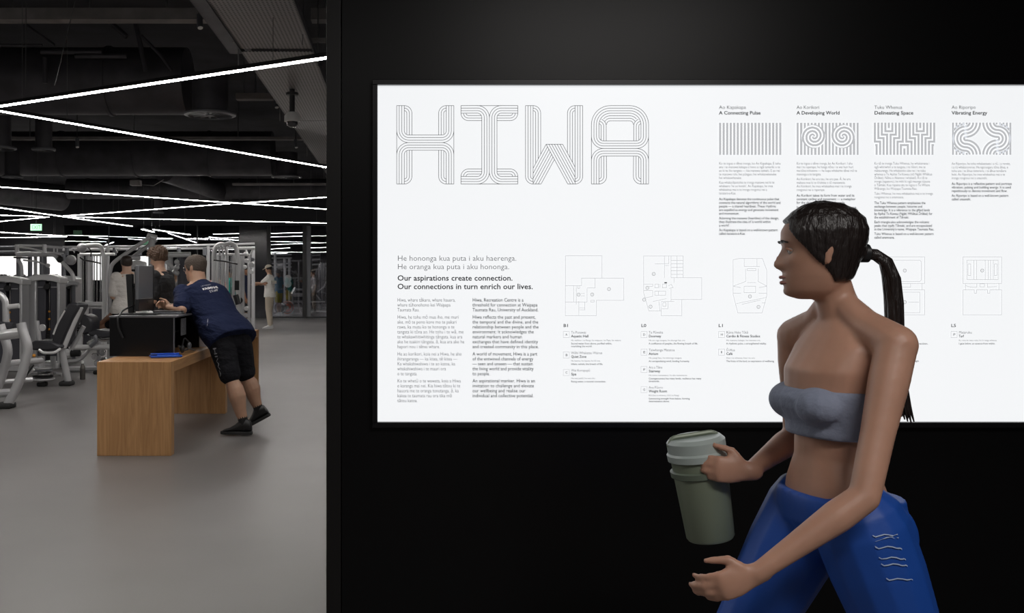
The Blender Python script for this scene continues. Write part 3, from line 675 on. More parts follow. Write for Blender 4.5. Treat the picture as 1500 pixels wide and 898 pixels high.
for y, nm in ((DY0, 'panel_leg'), (10.06, 'panel_leg'), (DY1-.1, 'panel_leg')):
    if y == 10.06:
        MB().box2((DX0, y, 0), (DX1-.16, y+.1, DH-DT-.0005)).build('panel_leg', OV, t, bevel=.002)
        MB().box2((DX1-.158, y-.004, 0), (DX1, y+.1, DH-DT-.0005)).build('panel_leg', OV, t, bevel=.002)
    else: MB().box2((DX0, y, 0), (DX1, y+.1, DH)).build('panel_leg', OV, t, bevel=.003)
# black counter box standing on the desk, open on its right side
BX0, BX1, BY0, BY1, BZ0, BZ1 = -2.487, -1.935, 8.2, 9.25, DH+.001, 1.103
bl = mat('black_gloss_board', (.006, .006, .007), .25)
edge = mat('board_edge', (.13, .13, .14), .4, .3)
BX0 = max(BX0, DX0-.06)
t = thing('counter_box', 'black open-sided counter box standing on the oak desk', 'shelf', ((BX0+BX1)/2, 8.7, BZ0))
MB().box2((BX0, BY0, BZ0), (BX1, BY0+.02, BZ1-.015)).build('front_panel', bl, t, bevel=.002)
MB().box2((BX0-.004, BY0-.006, BZ1-.015), (BX1+.02, BY1+.03, BZ1)).build('top', edge, t, bevel=.002)
MB().box2((BX0, BY0+.02, BZ0), (BX0+.018, BY1, BZ1-.015)).build('side_panel', bl, t)
MB().box2((BX0, BY1-.018, BZ0), (BX1, BY1, BZ1-.015)).build('back_panel', bl, t)
MB().box2((BX1-.004, BY0-.002, BZ0), (BX1+.004, BY0+.022, BZ1-.015)).build('edge_strip', edge, t)
MB().box2((BX0+.02, BY0+.022, .93), (BX1-.12, BY1-.02, .942)).build('shelf', bl, t)
p = Vector((BX1-.012, 8.62, .99))
t = thing('notice_card', 'small grey printed card hanging inside the open side of the black box', 'card', p)
MB().box(p, (.004, .2, .15)).build('sheet', mat('card_grey', (.12, .12, .13), .6, var=.5, vscale=60), t)
text('STAFF\nONLY\nAREA', p+Vector((.003, -.07, .03)), (0, 1, 0), UP, .012, M['grey'], t)
t = thing('white_cone', 'tall white tapered cone standing on the desk beside the black box', 'cone', W(291, 507, 9.25))
c0 = Vector((-1.975, 9.39, DH+.001)); t.location = c0; WL[t.name] = c0
MB().lathe([(.001, 0), (.088, 0), (.09, .01), (.045, .32), (.04, .335), (.001, .335)], c0).build('body', mat('white_matte', (.62, .62, .66), .5), t)
# things lying on the desk
p = Vector((-1.98, 8.1, DH+.012))
t = thing('clipboard', 'bright blue plastic clipboard tray lying on the desk before the black box', 'tray', p)
blue = mat('blue_plastic', (.02, .09, .5), .35)
Rz = Matrix.Rotation(.35, 3, 'Z')
MB().box(p, (.26, .14, .014), Rz).build('board', blue, t, bevel=.004)
MB().box(p+Rz @ Vector((.0, .06, .014)), (.24, .012, .014), Rz).build('rim', blue, t, bevel=.003)
MB().box(p+Rz @ Vector((-.10, -.01, .014)), (.05, .08, .012), Rz).build('clip', mat('blue_dark', (.01, .03, .16), .4), t, bevel=.003)
pts = [Vector((-1.90, 8.35, DH+.02)), Vector((-1.93, 8.42, DH+.07)), Vector((-1.97, 8.5, DH+.07)), Vector((-1.95, 8.58, DH+.02)), Vector((-1.9, 8.62, DH+.03)), Vector((-1.88, 8.5, DH+.05)), Vector((-1.87, 8.72, DH+.012))]
t = thing('headset', 'tangled grey headset with cable inside the open side of the black box', 'headset', pts[0])
MB().tube(pts, .008, 8, smooth=.05).build('cable', M['grey'], t)
MB().ball(pts[0]+Vector((0, .02, .03)), (.02, .035, .035)).build('ear_cup', M['black'], t)
MB().ball(pts[4]+Vector((0, .02, .03)), (.02, .035, .035)).build('ear_cup', M['grey'], t)
MB().tube([pts[0]+Vector((0, .02, .06)), Vector((-1.91, 8.48, DH+.15)), pts[4]+Vector((0, .02, .06))], .006, 8, smooth=.1).build('band', M['black'], t)
# monitor on its upright
Ym = 8.55
b0 = W(189.5, 460, Ym); b0.z = BZ1+.001
t = thing('monitor', 'monitor turned away on a thick black upright, standing on the black box', 'monitor', b0)
MB().box(b0+Vector((.1, 0, .006)), (.34, .24, .012)).build('base_plate', M['black'], t, bevel=.004)
MB().prism([W(184, 402, Ym-.02), W(193, 401, Ym-.02), W(196, 458.5, Ym-.02), W(187.5, 458.5, Ym-.02)], (0, .07, 0)).build('upright', M['black'], t, bevel=.004)
MB().box2(W(193, 421, Ym), W(211, 415.5, Ym)+Vector((0, .05, 0))).build('arm', M['black'], t, bevel=.004)
mon = [Vector(((200.5-CX)/F*8.35, 8.35, 0)), Vector(((222-CX)/F*8.78, 8.78, 0))]
d = (mon[1]-mon[0]).normalized(); nrm = Vector((d.y, -d.x, 0))
zt, zb = EYE+(407-389)*8.55/F, EYE-(455-407)*8.55/F
ctr = (mon[0]+mon[1])/2; L = (mon[1]-mon[0]).length
R = Matrix((( d.x, nrm.x, 0), (d.y, nrm.y, 0), (0, 0, 1)))
MB().box(Vector((ctr.x, ctr.y, (zt+zb)/2)), (L, .03, zt-zb), R).build('back_cover', M['grey'], t, bevel=.006)
MB().box(Vector((ctr.x, ctr.y, zb+.055)), (L*1.002, .034, .11), R).build('lower_cover', M['black'], t, bevel=.006)
MB().box(Vector((ctr.x, ctr.y, (zt+zb)/2))-nrm*.0+d*(L/2), (.014, .042, zt-zb+.01), R).build('bezel', M['black'], t, bevel=.003)
MB().box(Vector((ctr.x, ctr.y, (zt+zb)/2))-nrm*.019, (L*.97, .006, (zt-zb)*.94), R).build('screen', M['black'], t)
o = MB().tube([W(216, 442, 8.6), W(200, 446, 8.55), W(180, 454, 8.4), W(172, 466, 8.16), W(173, 480, 8.16), W(180, 495, 8.17)], .008, 8, smooth=.1).build('monitor_cable', M['black'], loc=W(216, 442, 8.6))
tag(o, 'dark cable drooping from the monitor over the front of the black box', 'cable')
p = Vector((W(248, 458, 8.75).x, 8.75, BZ1+.001))
t = thing('laptop', 'thin dark grey laptop lying on the black box before the staff member', 'laptop', p)
MB().box(p+Vector((0, 0, .009)), (.30, .36, .016)).build('base', M['grey'], t, bevel=.004)
MB().box(p+Vector((0, 0, .0225)), (.298, .358, .009), Matrix.Rotation(-.01, 3, 'Y')).build('lid', mat('laptop_dark', (.035, .035, .04), .35, .3), t, bevel=.003)
p = Vector((W(219, 459, 8.5).x, 8.5, BZ1+.002))
t = thing('computer_mouse', 'small white computer mouse on the black box beside the laptop', 'mouse', p)
MB().ball(p+Vector((0, 0, .016)), (.032, .05, .018)).build('shell', M['white'], t)
MB().disc(p+Vector((0, -.02, .034)), .006, .012, 'X').build('wheel', M['grey'], t)
# shoe-like item hanging on the rear of the desk
# water bottle on the floor
p = G(121, 556)
t = thing('water_bottle', 'grey steel water bottle standing on the floor by the seat machine', 'bottle', p)
MB().lathe([(.001, 0), (.034, 0), (.037, .01), (.037, .15), (.03, .185), (.018, .21), (.018, .225), (.001, .225)], p).build('body', mat('bottle_grey', (.14, .13, .12), .3, .7), t)
MB().lathe([(.001, .226), (.02, .226), (.021, .25), (.016, .262), (.001, .262)], p).build('cap', M['silver2'], t)

# ------------------------------------------------------------------ gym machines
def part(t, name, m, *tubes, smooth=.06, n=10):
    """tubes: (list of (px, py, Y), radius)"""
    mb = MB()
    for pts, r in tubes: mb.tube([W(*p) for p in pts], r, n, smooth=smooth)
    return mb.build(name, M[m] if isinstance(m, str) else m, t)
def pris(t, name, m, poly, Y, d, bevel=.015):
    return MB().prism([W(x, y, Y) for x, y in poly], (0, d, 0)).build(name, M[m] if isinstance(m, str) else m, t, bevel=bevel)
def foot(t, px, py, Y, sx=.16, sy=.16):
    p = W(px, py, Y); p.z = .03
    return MB().box(p, (sx, sy, .06)).build('rubber_foot', M['rubber'], t, bevel=.02)

# 1 nearest frame at the left edge
t = thing('press_machine', 'nearest silver tube machine frame cut by the left edge', 'gym machine', G(8, 597))
part(t, 'leg', 'silver', ([(31, 473, 10.5), (33, 484, 10.5), (42, 508, 10.5), (32, 552, 10.5), (12, 592, 10.5)], .052), smooth=.2, n=14)
part(t, 'leg', 'silver', ([(0, 476, 10.9), (4, 488, 10.9), (13, 512, 10.9), (4, 550, 10.9), (-14, 590, 10.9)], .052), smooth=.2, n=14)
part(t, 'crossbar', 'silver2', ([(4, 491, 10.7), (34, 487, 10.55)], .058), n=14)
part(t, 'lower_bar', 'silver', ([(-20, 577, 10.6), (18, 575, 10.5)], .045))
part(t, 'base_tube', 'silver', ([(8, 533, 11.2), (60, 528, 12)], .038))
part(t, 'base_tube', 'silver', ([(2, 560, 11.2), (46, 556, 11.6)], .03))
part(t, 'upper_bar', 'silver', ([(-30, 430, 11.3), (0, 431, 11.3), (8, 440, 11.3), (9, 482, 11.3)], .04), smooth=.15)
part(t, 'upper_bar', 'silver2', ([(8, 450, 11.3), (28, 448, 11.3)], .03))
foot(t, 8, 596, 10.5, .18, .18); foot(t, -16, 596, 10.9, .18, .18)
part(t, 'seat_pad', 'vinyl', ([(-10, 478, 11), (20, 480, 11)], .06))

def disk_z(t, name, m, px, py, Y, r, h): return MB().disc(W(px, py, Y), r, h, 'Z').build(name, M[m], t)
# 2 seat machine facing left
t = thing('seat_machine', 'silver seat machine with reclined black back pad, left of the water bottle', 'gym machine', G(98, 565))
pris(t, 'back_pad', 'vinyl', [(76, 502), (75, 490), (80, 478), (90, 458), (99, 446), (104, 443), (115, 444), (116, 450), (106, 468), (97, 488), (88, 510), (82, 511)], 12.5, .4, .03)
pris(t, 'seat_pad', 'vinyl', [(44, 503), (50, 499), (74, 500), (88, 506), (88, 511), (70, 514), (46, 513)], 12.4, .42, .03)
part(t, 'back_tube', 'silver2', ([(117, 449, 12.6), (104, 478, 12.6), (92, 508, 12.6)], .05), n=14)
part(t, 'back_tube', 'silver', ([(123, 478, 12.9), (111, 500, 12.9), (104, 512, 12.9)], .03))
part(t, 'leg', 'silver', ([(89, 506, 12.6), (95, 535, 12.65), (100, 561, 12.7)], .045), n=14)
part(t, 'handle', 'silver2', ([(57, 512, 12.3), (63, 517, 12.3), (80, 517, 12.3), (88, 511, 12.4)], .018))
part(t, 'handle', 'silver2', ([(78, 490, 12.3), (84, 474, 12.3), (95, 455, 12.3)], .012))
part(t, 'base_tube', 'silver', ([(40, 530, 12.6), (60, 528, 12.6)], .035))
part(t, 'base_tube', 'silver', ([(60, 522, 12.6), (61, 560, 12.6)], .05))
part(t, 'link_arm', 'black', ([(33, 556, 12.2), (48, 534, 12.3)], .022))
part(t, 'link_arm', 'black', ([(30, 557, 12.3), (46, 557, 12.3)], .02))
part(t, 'pulley_bar', 'silver2', ([(40, 548, 12.3), (50, 541, 12.3)], .018))
for py, r, m in ((539, .13, 'silver'), (542, .12, 'grey'), (547, .16, 'chrome'), (551, .13, 'black'), (555, .15, 'silver')):
    disk_z(t, 'weight_disc', m, 63, py, 12.6, r, .022)
MB().ball(W(50, 521, 12.3), .022).build('selector_knob', M['orange'], t)
part(t, 'foot_post', 'silver', ([(78, 522, 12.9), (78, 540, 12.9)], .04))
part(t, 'base_tube', 'silver', ([(80, 547, 12.9), (90, 549, 12.9)], .025))
foot(t, 98, 564, 12.7, .16, .2); foot(t, 62, 562, 12.6, .12, .12)
MB().disc(W(62, 480, 12.3), .045, .03, 'Y').build('pivot', M['silver'], t)
part(t, 'arm_post', 'silver', ([(54, 470, 12.5), (58, 500, 12.5)], .03))
# 3 second seat machine behind
t = thing('seat_machine', 'silver seat machine with small upright black pad, partly behind the desk box', 'gym machine', G(140, 545))
pris(t, 'back_pad', 'vinyl', [(117, 463), (122, 460), (131, 464), (135, 472), (134, 488), (122, 491), (116, 486)], 14.2, .4, .03)
pris(t, 'seat_pad', 'vinyl', [(128, 487), (140, 483), (165, 486), (165, 494), (150, 496), (130, 492)], 14, .45, .03)
pris(t, 'cover_plate', 'silver2', [(108, 500), (116, 482), (122, 482), (120, 506), (108, 506)], 14.3, .05, .01)
pris(t, 'cover_plate', 'shroud', [(116, 508), (122, 488), (132, 492), (126, 512)], 15.75, .1, .01)
part(t, 'frame_tube', 'silver2', ([(101, 509, 13.8), (166, 508, 13.9)], .038))
part(t, 'frame_tube', 'silver', ([(119, 446, 14.5), (150, 446, 14.5)], .04))
part(t, 'grip', 'rubber', ([(110, 447, 14.4), (124, 447, 14.4)], .045))
part(t, 'frame_tube', 'silver', ([(100, 529, 14), (116, 528, 14), (126, 518, 14), (136, 505, 14)], .028), smooth=.1)
part(t, 'roller', 'silver2', ([(97, 518, 14), (104, 518, 14)], .07))
part(t, 'roller', 'rubber', ([(104, 518, 14), (117, 517, 14)], .05))
part(t, 'handle', 'chrome', ([(142, 495, 13.8), (150, 499, 13.8), (166, 498, 13.8)], .02))
part(t, 'post', 'silver', ([(145, 496, 14), (146, 536, 14.2)], .04))
part(t, 'lever', 'grey', ([(132, 507, 13.8), (142, 498, 13.8), (138, 492, 13.8)], .035))
for px, py in ((139, 522), (150, 516), (152, 528), (143, 532)):
    MB().disc(W(px, py, 13.9), .05, .03, 'Y').build('pulley', M['chrome'], t)
part(t, 'base_tube', 'silver', ([(95, 541, 14.5), (160, 540, 14.5)], .04))
foot(t, 146, 548, 14.2)
part(t, 'upright', 'silver2', ([(128, 440, 15), (126, 470, 15)], .035))

# weight stack towers
def tower(x0, x1, yt, Y, label, side=13, stub=True, dark='shroud'):
    s = Y/F; z1 = EYE-(yt-CY)*s
    a = (x0-CX)*s; b = (x1-CX)*s; wd = side*s
    t = thing('weight_stack_machine', label, 'gym machine', ((a+b)/2, Y, 0))
    D = .3
    MB().box2((a, Y, 0), (a+wd, Y+D, z1-.07)).build('side_cover', M['silver'], t, bevel=.02)
    MB().box2((b-wd*.3, Y, 0), (b, Y+D, z1-.07)).build('side_cover', M['silver'], t, bevel=.01)
    n = 12; top = []; bot = []
    for k in range(n+1):
        q = k/n; x = a-.02+(b-a+.04)*q; h = .05*math.sin(PI*q)
        top.append(Vector((x, Y-.03, z1-.05+h))); bot.append(Vector((x, Y-.03, z1-.14+h)))
    MB().prism(top+bot[::-1], (0, D+.06, 0)).build('arched_hood', M['silver2'], t, bevel=.012)
    m = (a+wd+b-wd*.3)/2
    MB().box2((a+wd, Y+.06, .12), (m-.035, Y+.09, z1-.1)).build('shroud_panel', M[dark], t, bevel=.01)
    MB().box2((m+.035, Y+.06, .12), (b-wd*.3, Y+.09, z1-.1)).build('shroud_panel', M[dark], t, bevel=.01)
    MB().box2((a+wd, Y+.2, .12), (b-wd*.3, Y+.22, z1-.1)).build('rear_panel', M[dark], t)
    for k in range(10):
        MB().box2((m-.16, Y+.1, .15+k*.045), (m+.16, Y+.19, .15+k*.045+.04)).build('weight_plate', M['black'], t)
    MB().tube([(m, Y+.13, .6), (m, Y+.13, z1-.12)], .011, 8).build('guide_rod', M['chrome'], t)
    MB().disc((m, Y+.03, z1-.19), .05, .03, 'Y').build('pulley', M['black'], t)
    for dx in (-.12, .1):
        MB().box((m+dx, Y+.055, z1-.2), (.1, .012, .012)).build('label_strip', M['silver'], t)
    for dz in (.62, .78, .9):
        MB().ball((m+.03, Y+.04, dz), .018).build('selector_pin', M['orange'], t)
    MB().box2((a, Y-.05, 0), (b, Y+D+.1, .1)).build('base', M['silver'], t, bevel=.02)
    return t, a, b, z1
tower(40, 87, 402, 15, 'silver arched weight stack tower with dark shroud left of the reclined seat')
tower(-22, 32, 404, 14.6, 'silver arched weight stack tower cut by the left edge')
tower(86, 110, 404, 17, 'small weight stack tower half hidden behind the reclined seat', side=4)
# 4 press arms and counterweight above the towers
t = thing('lever_machine', 'silver lever arm machine with round counterweight above the towers', 'gym machine', G(90, 530))
part(t, 'beam', 'silver', ([(24, 373, 16.2), (80, 373, 16.2), (86, 381, 16.2)], .035))
MB().ball(W(88, 380, 16.1), .06).build('counterweight', M['black'], t)
part(t, 'arm', 'silver2', ([(91, 384, 16), (105, 399, 16), (108, 407, 16), (108, 418, 16)], .035))
part(t, 'arm', 'silver', ([(89, 424, 15.9), (96, 417, 15.9), (108, 414, 15.9), (115, 417, 15.9)], .035))
MB().disc(W(104, 381, 16.4), .085, .08, 'Y').build('end_cap', M['silver'], t)
part(t, 'post', 'silver', ([(52, 373, 16.4), (52, 536, 16.4)], .03))
part(t, 'post', 'grey', ([(66, 376, 16.4), (69, 536, 16.4)], .03))
part(t, 'post', 'grey', ([(108, 417, 16), (108, 530, 16)], .03))
part(t, 'arm', 'silver', ([(26, 380, 15.8), (31, 388, 15.8), (32, 405, 15.8)], .032))
part(t, 'arm', 'silver', ([(34, 381, 15.8), (54, 383, 15.8), (66, 388, 15.8)], .014))
MB().disc(W(70, 389, 15.8), .035, .05, 'Y').build('hub', M['silver'], t)
part(t, 'handle', 'black', ([(20, 377, 15.8), (44, 378, 15.8)], .015))
part(t, 'post', 'grey', ([(70, 392, 15.9), (70, 405, 15.9)], .035))
# 5 pull up frame at the back left
t = thing('pull_up_frame', 'silver pull-up frame with rollers above the free weights', 'gym machine', G(45, 495))
for y in (359.5, 369.5): part(t, 'crossbar', 'silver2', ([(25, y, 22), (65, y+.5, 22)], .025))
for x in (25, 65): part(t, 'end_plate', 'silver', ([(x, 358, 22), (x, 372, 22)], .05))
part(t, 'crossbar', 'silver2', ([(27, 362, 21.8), (45, 364, 21.8), (62, 368, 21.8)], .02))
for y in (362, 369): part(t, 'long_bar', 'grey', ([(-40, y, 22.3), (24, y, 22.3)], .03))
for y in (361, 370): part(t, 'long_bar', 'silver', ([(66, y, 22.3), (93, y+2, 22.3)], .03))
for x in (27, 44, 61, 93): part(t, 'post', 'grey', ([(x, 372, 22), (x, 498, 22)], .05))
for x in (79, 84): part(t, 'stay', 'silver', ([(x, 362, 22.3), (x, 371, 22.3)], .015))
# dumbbell rack and dumbbells
t = thing('dumbbell_rack', 'grey two tier dumbbell rack by the glowing white wall panel', 'rack', G(20, 476))
RY = 28.5
for z, nm in ((1.28, 'tier'), (.85, 'tier')):
    MB().box2((W(-20, 0, RY).x, RY, z), (W(86, 0, RY).x, RY+.4, z+.12)).build(nm, M['silver2'], t, bevel=.01)
for px in (-18, 35, 84): MB().box((W(px, 0, RY).x, RY+.2, .7), (.08, .3, 1.4)).build('post', M['grey'], t, bevel=.01)
for k in range(13):
    px = -6+k*6.9; big = 1+.25*math.sin(k*1.7)
    d_ = thing('dumbbell', 'black round dumbbell on the top tier of the rack, %s' % ['at the left edge', 'second from the left edge', 'third from the left edge', 'fourth from the left edge', 'fifth from the left edge', 'left of the middle post', 'at the middle post', 'right of the middle post', 'behind the tall tower', 'seen over the tower hood', 'left of the round counterweight', 'under the round counterweight', 'last at the right end'][k], 'dumbbell', (W(px, 0, RY).x, RY+.2, 1.401+.056*big), 'dumbbells on the rack')
    c_ = WL[d_.name]
    for sy in (-1, 1): MB().disc(c_+Vector((0, sy*.11, 0)), .056*big, .09, 'Y', 14).build('head', M['rubber'], d_)
    MB().tube([c_-Vector((0, .08, 0)), c_+Vector((0, .08, 0))], .018, 8).build('grip', M['chrome'], d_)
# 6 high pulley station
t = thing('cable_station', 'silver high pulley station with arched tube behind the reclined seat', 'gym machine', G(135, 508))
part(t, 'arched_tube', 'silver2', ([(118, 361, 19), (134, 359, 19), (147, 359, 19), (152, 372, 19), (153, 505, 19)], .045), smooth=.3, n=14)
part(t, 'post', 'silver', ([(117, 372, 19.3), (117, 505, 19.3)], .05))
part(t, 'post', 'silver', ([(132, 373, 19.4), (132, 505, 19.4)], .06))
part(t, 'crossbar', 'silver2', ([(117, 372.5, 19.3), (168, 372.5, 19.3)], .03))
for x in (122, 126, 138, 142, 147): part(t, 'guide_rod', 'chrome', ([(x, 374, 19.4), (x, 452, 19.4)], .012))
part(t, 'pull_bar', 'black', ([(117, 377, 19), (122, 381, 19), (135, 383, 19), (148, 386, 19)], .015))
MB().ball(W(120, 363, 19), .1).build('pulley_cover', M['silver'], t)
part(t, 'cable', 'black', ([(128, 361, 19), (134, 368, 19), (133, 376, 19)], .012))
pris(t, 'shroud_panel', 'shroud', [(124, 452), (131, 452), (131, 500), (124, 500)], 19.3, .05, .005)
pris(t, 'shroud_panel', 'shroud', [(135, 452), (151, 452), (151, 500), (135, 500)], 19.3, .05, .005)
part(t, 'crossbar', 'silver2', ([(134, 449, 19.2), (151, 449, 19.2)], .05))
for x in (109, 172): 
    part(t, 'strap_handle', 'silver', ([(x-3, 364, 18.9), (x+3, 364, 18.9), (x, 370, 18.9), (x-3, 364, 18.9)], .014), smooth=0)
for k in range(9): MB().box(W(143, 495-k*3, 19.5), (.2, .1, .035)).build('weight_plate', M['black'], t)
MB().box2((W(113, 0, 19).x, 18.9, 0), (W(156, 0, 19).x, 19.6, .1)).build('base', M['silver'], t, bevel=.02)
# jungle gym top beam spanning the back
t = thing('rig_beam', 'long horizontal silver rig beam on posts across the back of the gym', 'rig', G(230, 495))
part(t, 'beam', 'silver', ([(92, 362, 23.5), (230, 361, 23.5), (373, 357, 23.5)], .03))
part(t, 'beam', 'silver', ([(92, 366, 24.5), (373, 363, 24.5)], .03))
for x in (158, 243, 305, 332, 371): part(t, 'post', 'silver', ([(x, 361, 23.5), (x, 492, 23.5)], .045))
for x in (98, 168, 205, 262, 300): part(t, 'pulley', 'grey', ([(x, 363, 23.3), (x, 374, 23.3)], .05))
# 7 converging arm machine
t = thing('lever_press', 'silver machine with two long slanting arms above the blurred man in white', 'gym machine', G(190, 535))
part(t, 'arm', 'silver', ([(161, 470, 16), (161, 398, 16), (164, 387, 16), (172, 380, 16), (220, 347, 16)], .033), smooth=.2, n=14)
part(t, 'arm', 'silver', ([(184, 470, 16.4), (184, 392, 16.4), (187, 382, 16.4), (229, 351, 16.4)], .033), smooth=.2, n=14)
part(t, 'cross_tube', 'silver2', ([(216, 345, 16.2), (229, 349, 16.2)], .05))
part(t, 'cross_tube', 'silver', ([(176, 377, 16.2), (205, 378, 16.2)], .04))
pris(t, 'back_plate', 'white', [(190, 383), (200, 381), (213, 384), (214, 460), (192, 460)], 17, .1, .02)
for y in (396, 404): part(t, 'slot', 'black', ([(193, y, 16.95), (201, y, 16.95)], .02))
part(t, 'base', 'silver', ([(161, 470, 16), (161, 530, 16)], .05)); part(t, 'base', 'silver', ([(184, 470, 16.4), (184, 528, 16.4)], .05))
part(t, 'base', 'silver', ([(161, 529, 16), (230, 525, 16.6)], .05)); part(t, 'upright', 'silver', ([(222, 350, 16.2), (222, 526, 16.5)], .055))
# 8 machine between the man in black and the staff member
t = thing('cable_row_machine', 'silver machine with a pale horizontal bar between the man in black and the staff member', 'gym machine', G(258, 520))
part(t, 'top_bar', 'silver2', ([(236, 373, 18), (279, 373, 18)], .05))
part(t, 'post', 'silver', ([(249, 376, 18.2), (250, 518, 18.2)], .06))
part(t, 'post', 'shroud', ([(268, 376, 18.2), (268, 518, 18.2)], .11))
part(t, 'arm', 'silver2', ([(236, 380, 18), (250, 388, 18), (257, 396, 18)], .03))
part(t, 'arm', 'silver', ([(252, 402, 18), (262, 386, 18)], .03))
part(t, 'lower_tube', 'silver2', ([(246, 425, 18), (262, 428, 18)], .05))
for y in (384, 392, 400): MB().ball(W(259, y, 17.9), .05).build('adjuster', M['silver'], t)
# 9 big cable crossover right of the staff member
t = thing('cable_crossover', 'large silver cable crossover with arched tubes behind the staff member', 'gym machine', G(345, 500))
part(t, 'arched_tube', 'silver2', ([(313, 500, 20.6), (313, 372, 20.6), (316, 361, 20.6), (324, 357, 20.6), (332, 361, 20.6)], .05), smooth=.3, n=14)
part(t, 'arched_tube', 'silver2', ([(330, 359, 20.3), (338, 356, 20.3), (346, 361, 20.3), (348, 376, 20.3), (350, 500, 20.3)], .05), smooth=.3, n=14)
part(t, 'crossbar', 'silver', ([(313, 373, 20.8), (362, 373, 20.8)], .028))
for x, r in ((319, .03), (326, .035), (333, .03), (342, .035)): part(t, 'post', 'silver', ([(x, 373, 20.8), (x, 500, 20.8)], r))
for x in (316, 322, 329, 338): part(t, 'guide_rod', 'chrome', ([(x, 374, 20.9), (x, 470, 20.9)], .012))
part(t, 'pull_bar', 'black', ([(313, 381, 20.2), (322, 382, 20.2), (330, 383, 20.2), (348, 387, 20.2)], .015))
for k in range(3): part(t, 'strut', 'silver', ([(320+5*k, 360, 20.5), (322+5*k, 373, 20.7)], .02))
part(t, 'post', 'silver', ([(355, 374, 21), (355, 498, 21)], .05))
pris(t, 'column', 'silver', [(362.5, 372), (366.5, 372), (366.5, 497), (362.5, 497)], 21.2, .08, .01)
part(t, 'top_rail', 'silver2', ([(345, 364, 21.2), (373, 363.5, 21.2)], .035))
part(t, 'brace', 'silver', ([(359, 364, 21.2), (364, 374, 21.2)], .02)); part(t, 'brace', 'silver', ([(371, 364, 21.2), (366, 374, 21.2)], .02))
for (px, py, r, m) in ((360, 372, .05, 'white'), (361, 382, .05, 'silver2'), (359, 391, .04, 'silver2'), (369, 388, .06, 'silver'), (368, 398, .05, 'silver2'), (370, 380, .04, 'grey'), (351, 440, .07, 'black'), (361, 452, .05, 'silver2'), (360, 462, .05, 'silver'), (361, 472, .05, 'silver2')):
    MB().disc(W(px, py, 20.9), r, .08, 'Y', 16).build('pulley', M[m], t)
part(t, 'grip', 'black', ([(347, 411, 20.1), (347, 425, 20.1)], .05)); part(t, 'weight_pin', 'black', ([(345, 432, 20.1), (349, 446, 20.1)], .06))
MB().box2((W(311, 0, 20.5).x, 20.2, 0), (W(352, 0, 20.5).x, 21.2, .09)).build('base', M['silver'], t, bevel=.02)
for k in range(8): MB().box(W(330, 490-k*4, 21), (.24, .1, .04)).build('weight_plate', M['black'], t)
# beyond the glass: bench rack, plates, machines
t = thing('bench_rack', 'pale silver bench rack seen through the smoked glass', 'gym machine', G(440, 461))
Yb = 37
part(t, 'seat_rail', 'silver2', ([(427, 432, Yb), (452, 432, Yb)], .07))
part(t, 'side_tube', 'silver2', ([(427, 432, Yb), (432, 423, Yb+.4)], .07)); part(t, 'side_tube', 'silver2', ([(451, 434, Yb), (457, 423, Yb+.4)], .07))
part(t, 'back_rail', 'silver', ([(431, 424, Yb+.4), (456, 424, Yb+.4)], .04))
for x in (429, 451): part(t, 'leg', 'silver', ([(x, 433, Yb), (x-1, 460, Yb)], .05))
for y in (441, 451, 459): part(t, 'crossbar', 'silver', ([(428, y, Yb), (452, y, Yb)], .035))
part(t, 'barbell', 'silver2', ([(415, 442, Yb+.1), (476, 442, Yb+.1)], .03))
for x in (436, 442): part(t, 'diagonal', 'silver', ([(x, 440, Yb), (x+5, 460, Yb)], .03))
for k, (px, py, r, m, lab) in enumerate(((411, 451, .2, 'rubber', 'large black weight plate leaning beyond the glass beside the red one'), (421, 450.5, .21, 'red', 'large red weight plate beyond the glass beside the bench rack'))):
    p = W(px, py, 36.5+k*.2); t = thing('weight_plate', lab, 'weight plate', p)
    MB().disc(p, r*1.15, .07, 'Y').build('disc', M[m], t); MB().disc(p-Vector((0, .04, 0)), r*.3, .03, 'Y').build('hub', M['silver'], t)
    MB().lathe([(r*.8, 0), (r*.85, .02), (r*.95, .02), (r*1.0, 0)], p-Vector((0, .035, 0)), Matrix.Rotation(PI/2, 3, 'X'), hollow=True).build('rim', M['grey'], t)
t = thing('squat_rack', 'tall silver squat rack beyond the glass behind the yellow shorts', 'gym machine', G(420, 457))
Yb = 40
for x in (403, 417, 424): part(t, 'post', 'silver2' if x == 403 else 'silver', ([(x, 369 if x == 403 else 378, Yb), (x, 457, Yb)], .06))
for y in (373, 378, 386, 391): part(t, 'crossbar', 'silver', ([(398, y, Yb), (427, y, Yb)], .035))
for px, py in ((422, 408), (422, 416)): MB().disc(W(px, py, Yb-.1), .15, .12, 'Y', 16).build('plate', M['white'], t)
MB().box(W(422, 420, Yb), (.25, .2, .3)).build('stack', M['black'], t)
t = thing('shelf_rack', 'small rack with pale stacked shelves beyond the glass by the black wall', 'rack', G(463, 455))
Yb = 42
for x in (457, 469): part(t, 'post', 'grey', ([(x, 366, Yb), (x, 455, Yb)], .03))
for y in (370, 374, 380, 387.5): part(t, 'shelf', 'white', ([(457, y+.4, Yb), (469, y-.4, Yb)], .035))
t = thing('exercise_bike', 'grey exercise bike beyond the glass next to the black wall', 'gym machine', G(465, 459))
Yb = 39
MB().lathe([(.32, -.02), (.36, -.02), (.36, .02), (.32, .02)], W(470, 440, Yb), Matrix.Rotation(PI/2, 3, 'X'), hollow=True).build('wheel', M['grey'], t)
part(t, 'frame', 'silver', ([(470, 440, Yb), (462, 430, Yb), (458, 455, Yb)], .03)); part(t, 'frame', 'silver', ([(462, 430, Yb), (475, 420, Yb), (478, 412, Yb)], .03))
